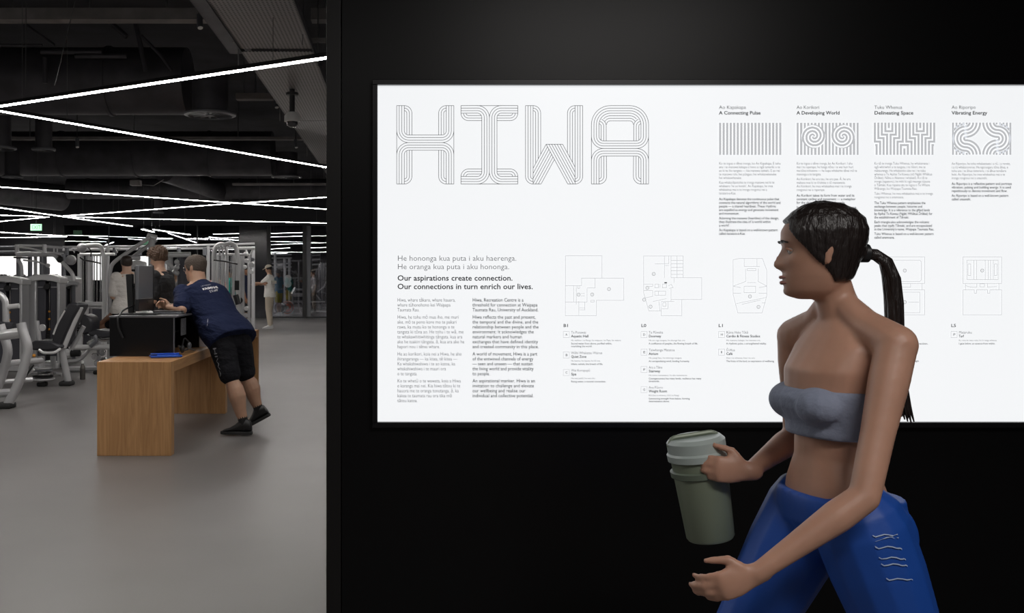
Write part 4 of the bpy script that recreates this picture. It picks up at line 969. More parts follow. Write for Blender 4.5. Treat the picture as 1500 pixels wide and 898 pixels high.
part(t, 'base', 'silver', ([(455, 457, Yb), (480, 456, Yb)], .04)); part(t, 'handlebar', 'black', ([(473, 412, Yb), (480, 410, Yb)], .025)); part(t, 'seat', 'red', ([(457, 428, Yb), (462, 427, Yb)], .05))

# ------------------------------------------------------------------ people
def lerp(a, b, t): return a+(b-a)*t
V = lambda *a: Vector(a)
HEADP = [(0.0, .048, .000, .026), (.04, .074, .022, .038), (.10, .083, .044, .050), (.18, .083, .058, .058), (.26, .083, .068, .064), (.36, .082, .076, .068), (.46, .083, .086, .072),
         (.54, .082, .092, .0745), (.62, .087, .097, .0755), (.72, .087, .099, .0755), (.82, .075, .092, .070), (.90, .055, .074, .058), (.96, .032, .048, .038), (1.0, .006, .010, .008)]
def head_rings(c, H, fwd, up, grow=0., mask=None, nt=46, na=40, fn=None):
    """c = head centre; H = chin to crown; local frame fwd/left/up"""
    fwd = fwd.normalized(); left = up.cross(fwd).normalized(); up = fwd.cross(left).normalized(); s = H/.225; rs = []
    for i in range(nt+1):
        t = i/nt
        for k in range(len(HEADP)-1):
            if HEADP[k][0] <= t <= HEADP[k+1][0]: break
        q = (t-HEADP[k][0])/(HEADP[k+1][0]-HEADP[k][0]); q = q*q*(3-2*q)*.5+q*.5
        f, b, wd = [lerp(HEADP[k][j], HEADP[k+1][j], q) for j in (1, 2, 3)]
        ring = []
        for a in range(na):
            th = 2*PI*a/na; cx, sy = math.cos(th), math.sin(th)
            x = (f if cx > 0 else b)*abs(cx)**.9*(1 if cx > 0 else -1); y = wd*abs(sy)**.95*(1 if sy > 0 else -1)
            z = (t-.5)*.225
            if fn is None and cx > 0:     # face relief
                ln = lambda v, m, sg: math.exp(-((v-m)/sg)**2)
                nose = 0
                if .30 < t < .56: nose = .027*(1-(t-.36)/.20)**.9*1. if t >= .36 else .027*max(0, (t-.30)/.06)**.6
                x += nose*math.exp(-(y/(.010+.010*max(0, 1-abs(t-.36)/.1)))**2)
                x += .007*ln(t, .235, .018)*math.exp(-(y/.02)**2)+.006*ln(t, .175, .018)*math.exp(-(y/.018)**2)
                x -= .004*ln(t, .205, .010)*math.exp(-(y/.022)**2)
                x += .006*ln(t, .06, .05)*math.exp(-(y/.02)**2)
                x -= .010*ln(t, .51, .035)*ln(abs(y), .032, .014)
                x += .005*ln(t, .60, .03)*ln(abs(y), .03, .02)
                x += .004*ln(t, .40, .05)*ln(abs(y), .042, .016)
                x -= .004*ln(t, .13, .02)*math.exp(-(y/.02)**2)
            g = grow if fn is None else fn(t, th, x, y)
            r = math.hypot(x, y) or 1e-6
            x2, y2 = x*(1+g/max(r, .03)), y*(1+g/max(r, .03)); z2 = z+(g*max(0, (t-.75)/.25) if t > .75 else 0)
            ring.append(c+(fwd*x2+left*y2+up*z2)*s)
        rs.append(ring)
    return rs
def hand(mb, wrist, d, pn, th, curl=.5, s=1., spread=.0):
    """d: direction of the hand, pn: palm normal, th: side of the thumb"""
    d = d.normalized(); th = (th-d*th.dot(d)).normalized(); pn2 = d.cross(th); pn = pn2 if pn2.dot(pn) > 0 else -pn2
    k = wrist+d*.09*s
    mb.caps([wrist-d*.02*s, wrist+d*.02*s, wrist+d*.055*s, k], [(.026*s, .02*s), (.032*s, .017*s), (.041*s, .016*s), (.040*s, .013*s)], hint=th)
    for j, (off, ln) in enumerate(((.030, .95), (.010, 1.05), (-.010, 1.), (-.029, .8))):
        p = k+th*off*s-d*.01*s*(abs(off) > .02); ang = 0; pts = [p]; dd = (d+th*off*spread*6).normalized()
        for seg, c in zip((.042, .027, .021), (.9, 1.2, .8)):
            ang += curl*c*1.0; v = dd*math.cos(ang)+pn*math.sin(ang); p = p+v*seg*ln*s; pts.append(p)
        mb.caps(pts, [.0095*s, .0090*s, .0082*s, .0068*s], n=10)
    b = wrist+d*.03*s+th*.028*s; v1 = (d*.6+th*.75+pn*.25).normalized(); v2 = (d*.9+th*.2+pn*.45*curl*1.2).normalized()
    mb.caps([b, b+v1*.035*s, b+v1*.035*s+v2*.030*s, b+v1*.035*s+v2*.054*s], [.014*s, .012*s, .0105*s, .008*s], n=10)

def stand(loc, yaw, h=1.75, arms='down', lean=0., step=.0):
    """world joints of a standing person"""
    s = h/1.75; R = Matrix.Rotation(yaw, 3, 'Z'); o = Vector(loc)
    def w_(x, y, z): return o+R @ V(x*s, y*s, z*s)
    J = dict(fwd=R @ V(1, 0, 0), hip=w_(0, 0, .93), chest=w_(.0+lean, 0, 1.45), head=w_(.03+lean*1.3, 0, 1.635), face=R @ V(1, 0, 0), scale=s)
    for n, sg in (('L', 1), ('R', -1)):
        J['sh'+n] = w_(lean, sg*.18, 1.41); J['hp'+n] = w_(0, sg*.09, .92)
        J['kn'+n] = w_(.02+sg*step*.5, sg*.1, .50); J['an'+n] = w_(-.02+sg*step, sg*.1, .09); J['ft'+n] = R @ V(1, sg*.12, 0)
        a = arms if isinstance(arms, str) else arms[0 if n == 'L' else 1]
        if a == 'down': J['el'+n] = w_(lean-.04, sg*.25, 1.12); J['wr'+n] = w_(lean+.04, sg*.25, .87); J['hd'+n] = R @ V(.15, 0, -1)
        elif a == 'front': J['el'+n] = w_(lean-.02, sg*.215, 1.13); J['wr'+n] = w_(lean+.22, sg*.12, 1.12); J['hd'+n] = R @ V(.8, -sg*.4, .1)
        elif a == 'reach': J['el'+n] = w_(lean+.2, sg*.19, 1.22); J['wr'+n] = w_(lean+.46, sg*.16, 1.25); J['hd'+n] = R @ V(1, 0, .15)
        elif a == 'raise': J['el'+n] = w_(lean+.15, sg*.26, 1.3); J['wr'+n] = w_(lean+.22, sg*.2, 1.54); J['hd'+n] = R @ V(.2, 0, 1)
    return J
TORSO = [(-.14, .10, .085, 0), (-.06, .155, .112, 0), (.03, .168, .118, 0), (.14, .160, .110, .004), (.28, .138, .098, .010), (.42, .138, .098, .012), (.58, .150, .106, .014), (.74, .162, .108, .012), (.87, .160, .095, .004), (.95, .125, .075, 0), (1.02, .070, .060, 0), (1.1, .055, .055, .004)]
def torso(mb, J, w_=1., d_=1., add=0., s0=-.14, s1=1.1, sag=0., extra=None, tab=None):
    A, B = J['hip'], J['chest']; fwd = J['fwd']; up = (B-A); Ln = up.length; u = up.normalized()
    f = (fwd-u*fwd.dot(u)).normalized(); l = u.cross(f).normalized(); s = Ln/.52
    hl = (J['hpL']-J['hpR']).normalized(); sl_ = (J['shL']-J['shR']).normalized(); rs = []
    n = 24
    tab = tab or TORSO
    st = [t for t in tab if s0-1e-6 <= t[0] <= s1+1e-6]
    for (t, wd, dp, off) in st:
        q = min(1, max(0, t)); lt = (hl*(1-q)+sl_*q); lt = (lt-u*lt.dot(u)*.3).normalized(); ft = lt.cross(u).normalized()
        if ft.dot(fwd) < 0: ft = -ft
        c = A+up*t+ft*off*s
        e = extra(t) if extra else (0, 0, 0)
        ww = wd*w_*s+add+e[0]; ring = []
        for k in range(n):
            th = 2*PI*k/n; cx, sy = math.cos(th), math.sin(th)
            dd = dp*d_*s+add+(e[1] if cx > 0 else e[2])
            ring.append(c+lt*ww*abs(sy)**.85*(1 if sy > 0 else -1)+ft*dd*abs(cx)**.85*(1 if cx > 0 else -1))
        rs.append(ring)
    return mb.rings(rs)
SHIRT = [(-.14, .162, .122, 0), (-.06, .166, .120, 0)]+TORSO[2:]
def limb(mb, a, b, rads, hint=None, t0=0., t1=1.):
    """rads: [(t, r)]"""
    pts = []; rr = []
    for t, r in rads:
        if t0-1e-6 <= t <= t1+1e-6: pts.append(a.lerp(b, t)); rr.append(r)
    return mb.caps(pts, rr, hint=hint)
def person(name, label, J, skin, hairm, top=None, bottom=None, hair='short', vox=.009, build_=1., belly=0., sleeve=.75, leg=1.9, shoe='black', curl=.5, tuck=False, group=None, cap=None, sock=None, female=False, face=True, hscale=1., neck=1., calf=1.):
    s = J.get('scale', 1.); base = V(J['hip'].x, J['hip'].y, 0)
    t = thing(name, label, 'person', base, group)
    mb = MB(); bw = build_
    ex = (lambda q: ((-.014 if .2 < q < .5 else 0), (.018 if .55 < q < .82 else (.0 if .2 < q < .5 else 0)), (.012 if q < .1 else -.002 if .2 < q < .5 else 0))) if female else (lambda q: (belly*.4*math.exp(-((q-.25)/.2)**2), belly*math.exp(-((q-.3)/.25)**2), 0))
    wq = bw*(.86 if female else 1)
    torso(mb, J, wq, bw, extra=ex)
    up = (J['head']-J['chest'])
    for q_ in ('shL', 'shR'):
        mb.caps([J['chest']+up*.38, J['chest'].lerp(J[q_], .45)+up*.10, J[q_]-V(0, 0, .0)], [.030, .038*bw, .045*bw] if female else [.034, .042*bw, .045*bw], n=12)
    nr = .045 if female else .056*bw*neck
    mb.caps([J['chest']-up*.12, J['chest']+up*.35, J['chest']+up*.8], [nr*1.25, nr, nr], n=16)
    H = .222*s**.5*hscale
    hu = up.normalized() if 'hup' not in J else J['hup']
    hu = (hu*.5+V(0, 0, 1)*.5).normalized() if 'hup' not in J else hu
    hr = head_rings(J['head'], H, J['face'], hu); mb.rings(hr)
    hf = J['face'].normalized(); hl = hu.cross(hf).normalized(); hu = hf.cross(hl).normalized(); k_ = H/.225
    for sg in (1, -1):   # ears
        e = J['head']+(hl*sg*.074-hf*.008+hu*.0)*k_
        mb.caps([e-hu*.026*k_+hf*.004, e, e+hu*.022*k_-hf*.006], [(.008*k_, .006), (.016*k_, .009), (.014*k_, .008)], hint=hf)
    for n, sg in (('L', 1), ('R', -1)):
        sh, el, wr, hp, kn, an = [J[q+n] for q in ('sh', 'el', 'wr', 'hp', 'kn', 'an')]
        a_ = (.82 if female else 1.0*bw)*s**.5
        lt = (J['shL']-J['shR']).normalized()*sg
        sk = .84 if top else 1.; mb.ball(sh-lt*.012, (.058*a_*sk,)*3)
        limb(mb, sh, el, [(0, .054*a_*sk), (.25, .053*a_*sk), (.6, .044*a_*(sk*.5+.5)), (1, .040*a_)])
        limb(mb, el, wr, [(0, .040*a_), (.25, .043*a_), (.6, .034*a_), (1, .025*a_)])
        hd = J.get('hd'+n, (wr-el)); pn = J.get('pn'+n, -lt); thm = J.get('th'+n, J['fwd'])
        hand(mb, wr, hd, pn, thm, J.get('cu'+n, curl), .95*s if not female else .9*s)
        g = (.98 if female else 1.0*bw)*s**.5
        limb(mb, hp, kn, [(0, .086*g), (.25, .084*g), (.6, .067*g), (.9, .054*g), (1, .052*g)])
        bk = -(J['ft'+n]).normalized()*.012
        mb.caps([kn, kn.lerp(an, .2)+bk, kn.lerp(an, .38)+bk, kn.lerp(an, .7), an], [.051*g, .056*g*calf, .058*g*calf, .040*g*calf, .033*g])
        fd = J['ft'+n].normalized()
        mb.caps([an, an+fd*.06*s-V(0, 0, .05), an+fd*.12*s-V(0, 0, .062)], [(.03, .03), (.03, .02), (.032, .014)])
    mb.build('body', skin, t, remesh=vox, rel=3)
    # hair
    if hair:
        def hf_(tt, th, x, y):
            a = abs((th+PI) % (2*PI)-PI)/PI      # 0 front, 1 back
            line = .80-.10*(a > .12)-.35*max(0, min(1, (a-.25)/.2))-.12*max(0, (a-.5)/.5) if hair != 'tied' else .80-.62*max(0, min(1, (a-.16)/.45))
            if hair in ('short', 'buzz'): line = .80-.40*max(0, min(1, (a-.18)/.22))-.12*max(0, (a-.5)/.5)
            m = max(0, min(1, (tt-line)/{'short': .16, 'buzz': .16, 'curly': .05, 'tied': .06}[hair]+.5)); m = m*m*(3-2*m)
            th_ = {'buzz': .004, 'short': .009, 'curly': .022, 'tied': .008}[hair]
            n_ = (math.sin(th*13+tt*25)*math.sin(tt*37+th*5)+.5*math.sin(th*23-tt*19))*{'buzz': .0008, 'short': .0015, 'curly': .011, 'tied': .0006}[hair]
            return -.012+(th_+.012+n_)*m
        mb = MB(); mb.rings(head_rings(J['head'], H, J['face'], hu, fn=hf_, nt=70, na=90))
        if hair != 'tied' or True: mb.build('hair', hairm, t, ang=80)
    if face:
        for sg in (1, -1):
            e = J['head']+(hf*.0735+hl*sg*.031+hu*.0035)*k_
            e = e-hf*.003*k_; o = MB().ball(e-hf*.006*k_, .0115*k_, 12).build('eye', M['eye'], t)
            MB().ball(e+hf*.0012*k_, .0052*k_, 8).build('iris', M['black'], o)
            MB().caps([e+hl*sg*(-.011)*k_+hf*.002, e+hf*.0062*k_+hu*.0055*k_, e+hl*sg*.011*k_-hf*.002], [.0022, .0036, .0022], n=8).build('eyelid', skin, t)
            MB().caps([e+hl*sg*(-.010)*k_+hf*.003, e+hf*.0075*k_+hu*.003*k_, e+hl*sg*.012*k_-hf*.001], [.0006, .001, .0008], n=6).build('eyelash', M['black'], t)
            b = J['head']+(hf*.087+hl*sg*.033+hu*.0235)*k_
            MB().caps([b-hl*sg*.018*k_, b+hu*.003*k_, b+hl*sg*.016*k_-hf*.010*k_], [(.0025, .004), (.003, .0045), (.002, .003)], n=8).build('eyebrow', hairm, t)
        for dz, rr in ((.236, .0042), (.178, .0050)):
            c_ = J['head']+(hf*(.0885 if dz > .2 else .0865)+hu*(dz-.5)*.225)*k_
            MB().caps([c_-hl*.019*k_-hf*.008*k_, c_-hl*.008*k_, c_+hl*.008*k_, c_+hl*.019*k_-hf*.008*k_], [rr*.5, rr, rr, rr*.5], n=8).build('lip', M['lip'], t)
    # clothing
    if top:
        mb = MB()
        ex2 = (lambda q: (ex(q)[0]+(.012 if q < .5 else .026), ex(q)[1]+.012, ex(q)[2]+.016)) if not tuck else ex
        torso(mb, J, wq, bw, add=.012, s0=-.14 if not tuck else -.06, s1=.95, extra=ex2, tab=SHIRT)
        A, B = J['hip'], J['chest']
        for n, sg in (('L', 1), ('R', -1)):
            sh, el, wr = J['sh'+n], J['el'+n], J['wr'+n]; lt = (J['shL']-J['shR']).normalized()*sg
            mb.ball(sh-lt*.018, (.078*bw,)*3)
            limb(mb, sh-lt*.03, el, [(0, .072*bw), (.3, .075*bw), (.6, .073*bw), (.78, .074*bw)], t1=max(.6, sleeve))
            if sleeve > 1: limb(mb, el, wr, [(0, .055*bw), (.5, .05*bw), (.95, .04*bw)])
        mb.loft([B-(B-A)*.04, B+(B-A)*.045], [nr*1.55, nr*1.28], n=20)
        mb.build('shirt', top, t, remesh=vox, rel=4)
    if bottom:
        mb = MB()
        torso(mb, J, wq*1.02, bw*1.02, add=.010, s0=-.14, s1=.03, extra=lambda q: (.004, .004+(belly*.3 if q > 0 else 0), .012))
        mb.ball(J['hip']-V(0, 0, .07), (.12*bw, .12*bw, .10))
        for n in 'LR':
            hp, kn, an = J['hp'+n], J['kn'+n], J['an'+n]
            g = bw*s**.5
            limb(mb, hp, kn, [(0, .105*g), (.3, .104*g), (.6, .094*g), (.75, .088*g), (.85, .088*g), (1, .078*g)], t1=min(1, leg))
            if leg > 1:
                mb.caps([kn, kn.lerp(an, .3), kn.lerp(an, .7), kn.lerp(an, leg-1)], [.076*g, .072*g, .064*g, .058*g])
        mb.build('trousers' if leg > 1 else 'shorts', bottom, t, remesh=vox, rel=3)
    for n, sg in (('L', 1), ('R', -1)):
        an = J['an'+n]; fd = J['ft'+n].normalized(); uz = J.get('fu'+n, V(0, 0, 1)); sd = uz.cross(fd).normalized(); uz = fd.cross(sd)
        q = s**.5; hgt = .09*q
        def sp(x, z): return an+fd*x*q+uz*(z*q-hgt)
        mb = MB(); rs = []
        for x, hw, zt in ((-.068, .022, .07), (-.058, .036, .115), (-.02, .042, .145), (.03, .042, .13), (.08, .045, .088), (.13, .048, .058), (.175, .040, .045), (.20, .018, .03)):
            ring = []
            for k in range(14):
                th = 2*PI*k/14; z0 = .022
                ring.append(sp(x, z0+(zt-z0)*(.5+.5*math.sin(th)) if math.sin(th) > -1 else 0)+sd*hw*q*math.cos(th))
            rs.append(ring)
        mb.rings(rs); up_ = mb.build('shoe', M[shoe], t)
        mb = MB(); rs = []
        for x, hw in ((-.072, .022), (-.055, .038), (0, .040), (.06, .043), (.12, .050), (.18, .043), (.212, .018)):
            rs.append([sp(x, .0)+sd*hw*q, sp(x, .0)-sd*hw*q, sp(x, .026)-sd*hw*q*1.04, sp(x, .026)+sd*hw*q*1.04])
        mb.rings(rs); mb.build('sole', M['rubber'] if shoe == 'black' else M['white'], up_, bevel=.004)
        if sock:
            MB().caps([an+V(0, 0, -.03), an+(J['kn'+n]-an)*.12, an+(J['kn'+n]-an)*sock], [.037*bw, .04*bw, .045*bw]).build('sock', M['black'], t)
    if cap:
        mb = MB()
        def cf(tt, th, x, y): return .012 if tt > .66 else -.02
        mb.rings(head_rings(J['head'], H, J['face'], hu, fn=cf)); c_ = mb.build('cap', cap, t, ang=80)
        b = J['head']+(hf*.10+hu*.045)*k_
        MB().caps([b-hf*.03, b+hf*.03-hu*.006, b+hf*.065-hu*.016], [(.065, .006), (.06, .005), (.035, .004)], hint=hl).build('cap_peak', cap, c_)
    return t
M['eye'] = mat('eye_white', (.5, .47, .45), .2)
M['lip'] = mat('lip', (.38, .16, .13), .45)
def skinm(n, c): return mat(n, c, .48, sss=.08, var=.07, vscale=14)
S_fair = skinm('skin_fair', (.58, .36, .26)); S_tan = skinm('skin_tan', (.46, .27, .18)); S_brown = skinm('skin_brown', (.30, .155, .095)); S_woman = skinm('skin_warm', (.50, .275, .19))
hairb = mat('hair_black', (.012, .010, .010), .5, bump=.6, bscale=60, stretch=(1, 1, 5)); hairbr = mat('hair_brown', (.085, .045, .025), .5, bump=.7, bscale=50)
hairdk = mat('hair_dark_brown', (.03, .02, .015), .5, bump=.5, bscale=70)
def cloth(n, c, b=.35, sc=7):
    m = mat(n, c, .85, bump=min(1, b*1.6), bscale=sc*1.4, spec=.15, stretch=(1, 1, 1.9))
    for n_ in m.node_tree.nodes:
        if n_.type == 'BUMP': n_.inputs['Distance'].default_value = .055
    return m

# staff member leaning on the box
J = dict(fwd=V(-.62, .78, 0), hip=V(-1.575, 8.85, .90), chest=V(-1.90, 9.08, 1.335), head=V(-1.945, 9.12, 1.52), face=V(-.93, .36, -.1), hup=V(-.12, .05, 1).normalized(), scale=1.06,
         shL=V(-2.05, 8.955, 1.285), shR=V(-1.75, 9.205, 1.275), elL=V(-1.985, 8.72, 1.137), wrL=V(-2.13, 8.83, 1.155), elR=V(-1.99, 9.18, 1.137), wrR=V(-2.15, 8.98, 1.160),
         hdL=V(-.6, .55, .22), hdR=V(-.5, -.55, .22), pnL=V(0, 0, -1), pnR=V(0, 0, -1), thL=V(-.3, .2, 1), thR=V(-.3, .2, 1), cuL=.95, cuR=.8,
         hpL=V(-1.645, 8.78, .87), hpR=V(-1.505, 8.905, .87), knL=V(-1.53, 8.70, .50), anL=V(-1.405, 8.66, .105), ftL=V(-1, .12, 0),
         knR=V(-1.44, 8.96, .50), anR=V(-1.315, 8.97, .185), ftR=V(-.78, .0, -.42), fuR=V(-.42, 0, .8))
navy = cloth('shirt_navy', (.014, .020, .054), .55, 5); blackc = cloth('cloth_black', (.012, .012, .015), .4, 6)
st = person('person', 'heavy-set person in navy staff shirt and black shorts leaning on the black counter box', J, S_tan, mat('hair_cropped', (.075, .055, .042), .7, bump=.5, bscale=120), top=navy, bottom=blackc, hair='buzz', vox=.0075, build_=1.14, belly=.05, sleeve=.8, leg=.93, shoe='black', sock=.32, hscale=1.13, neck=1.25, calf=1.18)
shirt = [c for c in st.children if c.name.startswith('shirt')][0]; shorts = [c for c in st.children if c.name.startswith('shorts')][0]
A, B = J['hip'], J['chest']; u = (B-A).normalized(); back = -(J['fwd']-u*J['fwd'].dot(u)).normalized(); xr = u.cross(back).normalized()
if xr.x < 0: xr = -xr
wh = mat('print_white', (.8, .8, .82), .7)
o_ = A.lerp(B, .76)+back*.22-xr*.075
text('KAIMAHI', o_, xr, u, .030, wh, st, width=.185, bold=.03, shrink=(shirt, .004), name='shirt_print')
text('STAFF', o_-u*.047+xr*.06, xr, u, .026, wh, st, width=.105, bold=-.005, shrink=(shirt, .004), name='shirt_print')
text('UNIVERSITY', o_+u*.046+xr*.004, xr, u, .018, mat('print_grey', (.35, .37, .42), .7), st, width=.13, shrink=(shirt, .004), name='shirt_print')
lf = V(-.78, -.62, 0)
o_ = A.lerp(B, .18)+back*.08+lf*.20
text('HIWA', o_+V(0, -.03, .05), V(.18, .0, -1).normalized(), xr, .014, wh, st, width=.09, shrink=(shirt, .004), name='shirt_print')
text('HIWA', V(-1.72, 8.60, .80), V(.22, 0, -1).normalized(), V(1, .0, .2).normalized(), .045, mat('print_dim', (.25, .25, .27), .7), st, width=.28, shrink=(shorts, .004), name='shorts_print')
hf = J['face'].normalized(); hl = J['hup'].cross(hf).normalized(); gc = J['head']+hf*.098+V(0, 0, .003)
mb = MB()
for sg in (1, -1):
    mb.lathe([(.021, -.0015), (.0235, -.0015), (.0235, .0015), (.021, .0015)], gc+hl*sg*.031, Matrix((hl, V(0, 0, 1), hf)).transposed(), hollow=True)
    mb.tube([gc+hl*sg*.054, gc+hl*sg*.080-hf*.05, gc+hl*sg*.079-hf*.105], .0018, 6)
mb.tube([gc-hl*.009, gc+hl*.009], .0016, 6)
mb.build('glasses', M['chrome'], st)
MB().tube([J['wrL']+V(.02, -.01, 0)-(J['wrL']-J['elL']).normalized()*.01, J['wrL']+V(.03, -.015, 0)-(J['wrL']-J['elL']).normalized()*.02], .034, 16).build('watch', M['black'], st)

# man in black t-shirt
J = stand((W(239, 0, 11.7).x, 11.7, 0), math.radians(165), 1.79, ('front', 'front'), lean=.03)
J['face'] = V(-.96, .1, -.3)
person('person', 'person with curly brown hair in charcoal t-shirt standing behind the monitor', J, S_fair, hairbr, top=cloth('shirt_charcoal', (.028, .028, .03)), bottom=blackc, hair='curly', vox=.009, build_=1.1, hscale=1.08, sleeve=.8, shoe='black')
J = stand((W(186, 0, 15.1).x, 15.1, 0), math.radians(118), 1.77, ('front', 'front'), lean=.0)
person('person', 'person in off-white t-shirt with dark cropped hair seen from behind left of the monitor', J, S_fair, hairdk, top=cloth('shirt_offwhite', (.72, .68, .64)), bottom=blackc, hair='short', vox=.010, build_=1.28, sleeve=.8, leg=.9, shoe='white', hscale=1.06)
J = stand((W(259, 0, 19.4).x, 19.4, 0), math.radians(215), 1.62, 'down')
person('person', 'small far person with black hair in grey top left of the staff member', J, S_tan, hairb, top=cloth('shirt_midgrey', (.2, .2, .2)), bottom=blackc, hair='short', vox=.012, shoe='black', face=False)
# man in the cap
J = stand((W(395, 0, 27).x, 27, 0), math.radians(183), 1.80, ('reach', 'reach'))
J['face'] = V(-.95, 0, -.3)
person('person', 'person in beige cap, white t-shirt and beige trousers reaching left beside the cable crossover', J, S_tan, hairb, top=cloth('shirt_white', (.78, .76, .72)), bottom=cloth('trousers_beige', (.58, .50, .40)), hair='short', vox=.011, build_=1.1, sleeve=.78, leg=1.93, shoe='white', cap=cloth('cap_beige', (.62, .56, .46), .1))
capman = bpy.data.objects[[o.name for o in C.objects if o.get('label', '').startswith('person in beige cap')][0]]
MB().box(W(401, 413.5, 26.785), (.15, .012, .085)).build('shirt_patch', mat('patch', (.35, .34, .3), .8), capman)
# others training further back
def far(px, Y, yaw, h, label, skin, topc, botc, leg=1.9, arms='down', hair='short', shoe='white', seat=False):
    J = stand((W(px, 0, Y).x, Y, 0), math.radians(yaw), h, arms)
    return person('person', label, J, skin, hairb, top=cloth('top_'+label[:12], topc), bottom=cloth('bottom_'+label[:12], botc), hair=hair, vox=.014, leg=leg, shoe=shoe, face=False)
far(358.5, 25.6, 5, 1.78, 'far person in navy top behind the pulley column of the crossover', S_brown, (.03, .035, .07), (.03, .03, .035), leg=.9, arms=('reach', 'down'))
far(339, 27, 200, 1.70, 'far person in teal top and yellow shorts behind the crossover posts', S_brown, (.02, .3, .25), (.55, .45, .05), leg=.9)
far(318, 22.5, 250, 1.62, 'far person in dusty pink top just right of the staff member', S_fair, (.42, .25, .24), (.05, .05, .06))
far(408.5, 36.2, 160, 1.74, 'far person in blue top and yellow shorts beyond the glass', S_brown, (.05, .32, .5), (.75, .62, .02), leg=.9, arms=('raise', 'down'))
far(459, 38.4, 200, 1.7, 'far person in pale top beyond the glass next to the bike', S_fair, (.45, .4, .42), (.05, .05, .06))
# seated person whose legs show left of the black box
p = W(166, 500, 15.75)
J = dict(fwd=V(-1, 0, 0), hip=V(p.x+.28, 15.75, .62), chest=V(p.x+.14, 15.75, 1.05), head=V(p.x+.06, 15.75, 1.20), face=V(-.8, 0, -.6), scale=.98,
         hpL=V(p.x+.28, 15.65, .6), hpR=V(p.x+.28, 15.85, .6))
for n, sg in (('L', -1), ('R', 1)):
    y = 15.75+sg*.1
    J['sh'+n] = V(p.x+.14, 15.75+sg*.17, 1.02); J['kn'+n] = V(p.x-.13, y, .70); J['an'+n] = V(p.x-.2, y, .46); J['ft'+n] = V(-1, 0, -.1)
    J['el'+n] = V(p.x-.0, 15.75+sg*.2, .8); J['wr'+n] = V(p.x-.18, y-.05, .68); J['hd'+n] = V(-1, 0, -.3)
person('person', 'seated person with bare legs bent over on the second seat machine', J, S_brown, hairb, top=cloth('top_seated', (.6, .57, .53)), bottom=blackc, hair='short', vox=.011, leg=.75, shoe='white', face=False)

# ------------------------------------------------------------------ the woman walking past the sign
GX, GY = 1.03, 2.26
def L(x, y, z): return V(GX-x, GY-y, z)
J = dict(fwd=V(-1, -.12, 0), hip=L(.0, 0, .885), chest=L(-.02, 0, 1.325), head=L(.035, 0, 1.492), face=V(-.96, .28, -.02), hup=V(-.02, 0, 1), scale=.95,
         shL=L(-.065, .155, 1.283), shR=L(.03, -.155, 1.283), elL=L(.045, .235, .965), wrL=L(.27, .225, .80), hdL=V(-1, 0, -.38), pnL=V(.1, .9, -.3), thL=V(-.4, 0, 1), cuL=.45,
         elR=L(.0, -.22, 1.02), wrR=W(1098, 690, 2.37), hdR=V(-1, .0, .06), pnR=V(-.1, 1, 0), thR=V(-.2, 0, 1), cuR=.62,
         hpL=L(-.02, .085, .86), hpR=L(.02, -.085, .86), knL=L(-.16, .10, .475), anL=L(-.50, .10, .24), ftL=V(-.55, 0, -.83), fuL=V(-.83, 0, .55),
         knR=L(.22, -.09, .475), anR=L(.38, -.09, .10), ftR=V(-1, 0, .12))
womansk = S_woman
M['bra'] = mat('bra_greyblue', (.24, .27, .36), .8, bump=.2, bscale=60); M['blue'] = mat('shorts_blue', (.008, .07, .37), .55, bump=.15, bscale=9)
hairw = mat('hair_woman', (.016, .011, .010), .38, bump=.5, bscale=90, stretch=(1, 1, .2))
wt = person('person', 'person with black ponytail in grey-blue bra top and blue shorts walking past the sign', J, womansk, hairw, hair='tied', vox=.0055, female=True, build_=1.0, shoe='white', curl=.6, hscale=1.035)
# bra top
FT = [(.39, .136, .099, .012), (.46, .140, .100, .012), (.54, .147, .104, .014), (.59, .151, .106, .014), (.645, .155, .108, .013)]
mb = MB(); exf = lambda q: (0, (.030 if .48 < q < .63 else .012), -.006)
torso(mb, J, .86, 1.0, add=.007, s0=.39, s1=.65, extra=exf, tab=FT)
fwd = J['fwd'].normalized(); lft = V(0, 0, 1).cross(fwd).normalized(); tc = J['hip'].lerp(J['chest'], .57)
for sg in (1, -1): mb.ball(tc+fwd*.084+lft*sg*.060, (.056, .060, .047))
mb.build('bra_top', M['bra'], wt, remesh=.005, rel=6)
# blue shorts with waistband
WT = TORSO[:3]+[(.09, .164, .114, .002)]
mb = MB()
torso(mb, J, .90, 1.0, add=.012, s0=-.14, s1=.09, tab=WT, extra=lambda q: (.006, .004, .034))
torso(mb, J, .90, 1.0, add=.012, s0=.03, s1=.09, tab=WT, extra=lambda q: (.006, .004, .022))
for n in 'LR':
    limb(mb, J['hp'+n], J['kn'+n], [(0, .105), (.25, .103), (.5, .094), (.7, .083), (.8, .080)], t1=.8)
mb.ball(J['hpL']+V(.045, .01, -.02), (.085, .08, .09)); mb.ball(J['hpR']+V(.06, .0, -.02), (.08, .08, .09))
sh = mb.build('shorts', M['blue'], wt, remesh=.0055, rel=5)
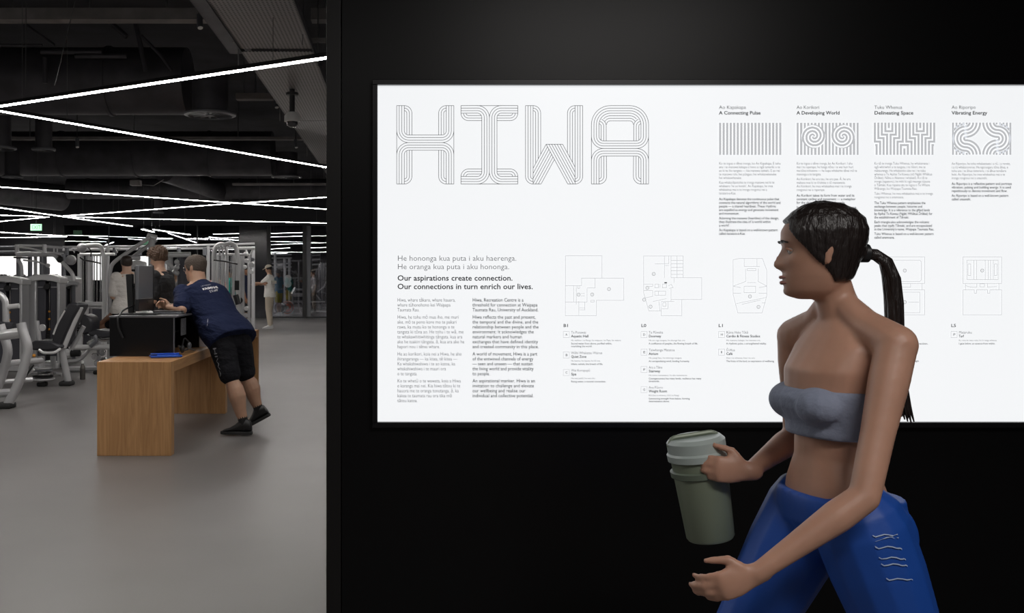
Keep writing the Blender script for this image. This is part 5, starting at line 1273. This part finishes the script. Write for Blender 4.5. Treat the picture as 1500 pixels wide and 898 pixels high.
# pale reflective streaks printed on the rear of the shorts
stm = mat('print_pale', (.45, .55, .75), .5)
for k, (px0, px1, py) in enumerate(((1288, 1350, 787), (1292, 1352, 795), (1294, 1357, 812), (1300, 1362, 828), (1303, 1364, 838), (1308, 1372, 860))):
    pts = [W(lerp(px0, px1, q/8), py-3*q/8+1.6*math.sin(q*1.5), 2.02) for q in range(9)]
    me = bpy.data.meshes.new('stripe'); vs = []; fs = []
    for i, p in enumerate(pts): vs += [p+V(0, 0, .0013)-WL[wt.name], p-V(0, 0, .0013)-WL[wt.name]]
    for i in range(8): fs.append((2*i, 2*i+1, 2*i+3, 2*i+2))
    me.from_pydata(vs, [], fs); me.materials.append(stm); o = bpy.data.objects.new('stripe', me); C.objects.link(o); o.parent = wt
    mo = o.modifiers.new('wrap', 'SHRINKWRAP'); mo.target = sh; mo.wrap_method = 'NEAREST_SURFACEPOINT'; mo.wrap_mode = 'ABOVE_SURFACE'; mo.offset = .003
# bun and long ponytail
Yh = 2.27
hb = W(1262, 368, Yh)
mb = MB()
mb.caps([W(1240, 366, Yh), W(1254, 368, Yh), W(1268, 371, Yh)], [.035, .032, .018])
mb.build('bun', hairw, wt)
MB().lathe([(.017, -.008), (.022, -.008), (.022, .008), (.017, .008)], W(1266, 371, Yh), Matrix.Rotation(PI/2, 3, 'Y'), hollow=True).build('hair_band', M['black'], wt)
tail = [(1266, 371, .016), (1282, 373, .019), (1298, 384, .021), (1307, 405, .022), (1309, 440, .021), (1309, 480, .022), (1313, 520, .021), (1319, 560, .017), (1325, 592, .011), (1329, 612, .004)]
for k in range(9):
    a = k*2*PI/9; off = V(.011*math.cos(a), .014*math.sin(a), .009*math.sin(a)) if k else V(0, 0, 0)
    pts = []
    for i, (x, y, r) in enumerate(tail):
        g = min(1, i/3)*(1+.25*math.sin(i*1.3+k)); pts.append(W(x, y, Yh)+off*g+V(0, .0, 0))
    if k == 0: tm = MB()
    tm.caps(pts, [r*(.75 if k == 0 else .42) for _, _, r in tail], n=10)
tm.build('ponytail', hairw, wt, ang=80)
# the shaker bottle in her right hand
top_, bot_ = W(1017, 634, 2.46), W(1041, 788, 2.46)
ax = (top_-bot_); Hb = ax.length; az = ax.normalized(); axx = V(az.z, 0, -az.x).normalized(); ayy = az.cross(axx)
Mb = Matrix((axx, ayy, az)).transposed()
t = thing('shaker_bottle', 'olive green shaker bottle with pale lid held in the walking person\'s hand', 'bottle', bot_)
olive = mat('bottle_olive', (.20, .235, .17), .4, .1); lidm = mat('bottle_lid', (.40, .46, .44), .35)
MB().lathe([(.001, 0), (.056, 0), (.060, .006), (.068, Hb*.62), (.069, Hb*.76), (.001, Hb*.76)], bot_, Mb, 40).build('cup', olive, t)
MB().lathe([(.069, Hb*.60), (.074, Hb*.61), (.075, Hb*.66), (.069, Hb*.67)], bot_, Mb, 40).build('grip_ring', mat('olive_dark', (.13, .16, .12), .5), t)
l_ = MB().lathe([(.001, Hb*.762), (.076, Hb*.762), (.077, Hb*.82), (.073, Hb*.84), (.073, Hb*.93), (.064, Hb*.965), (.001, Hb*.965)], bot_, Mb, 40).build('lid', lidm, t)
MB().tube([bot_+az*Hb*.90-axx*.07, bot_+az*Hb*.985-axx*.06, bot_+az*Hb*.985+axx*.05, bot_+az*Hb*.90+axx*.068], .006, 8, smooth=.02).build('carry_loop', olive, l_)
flush_text()
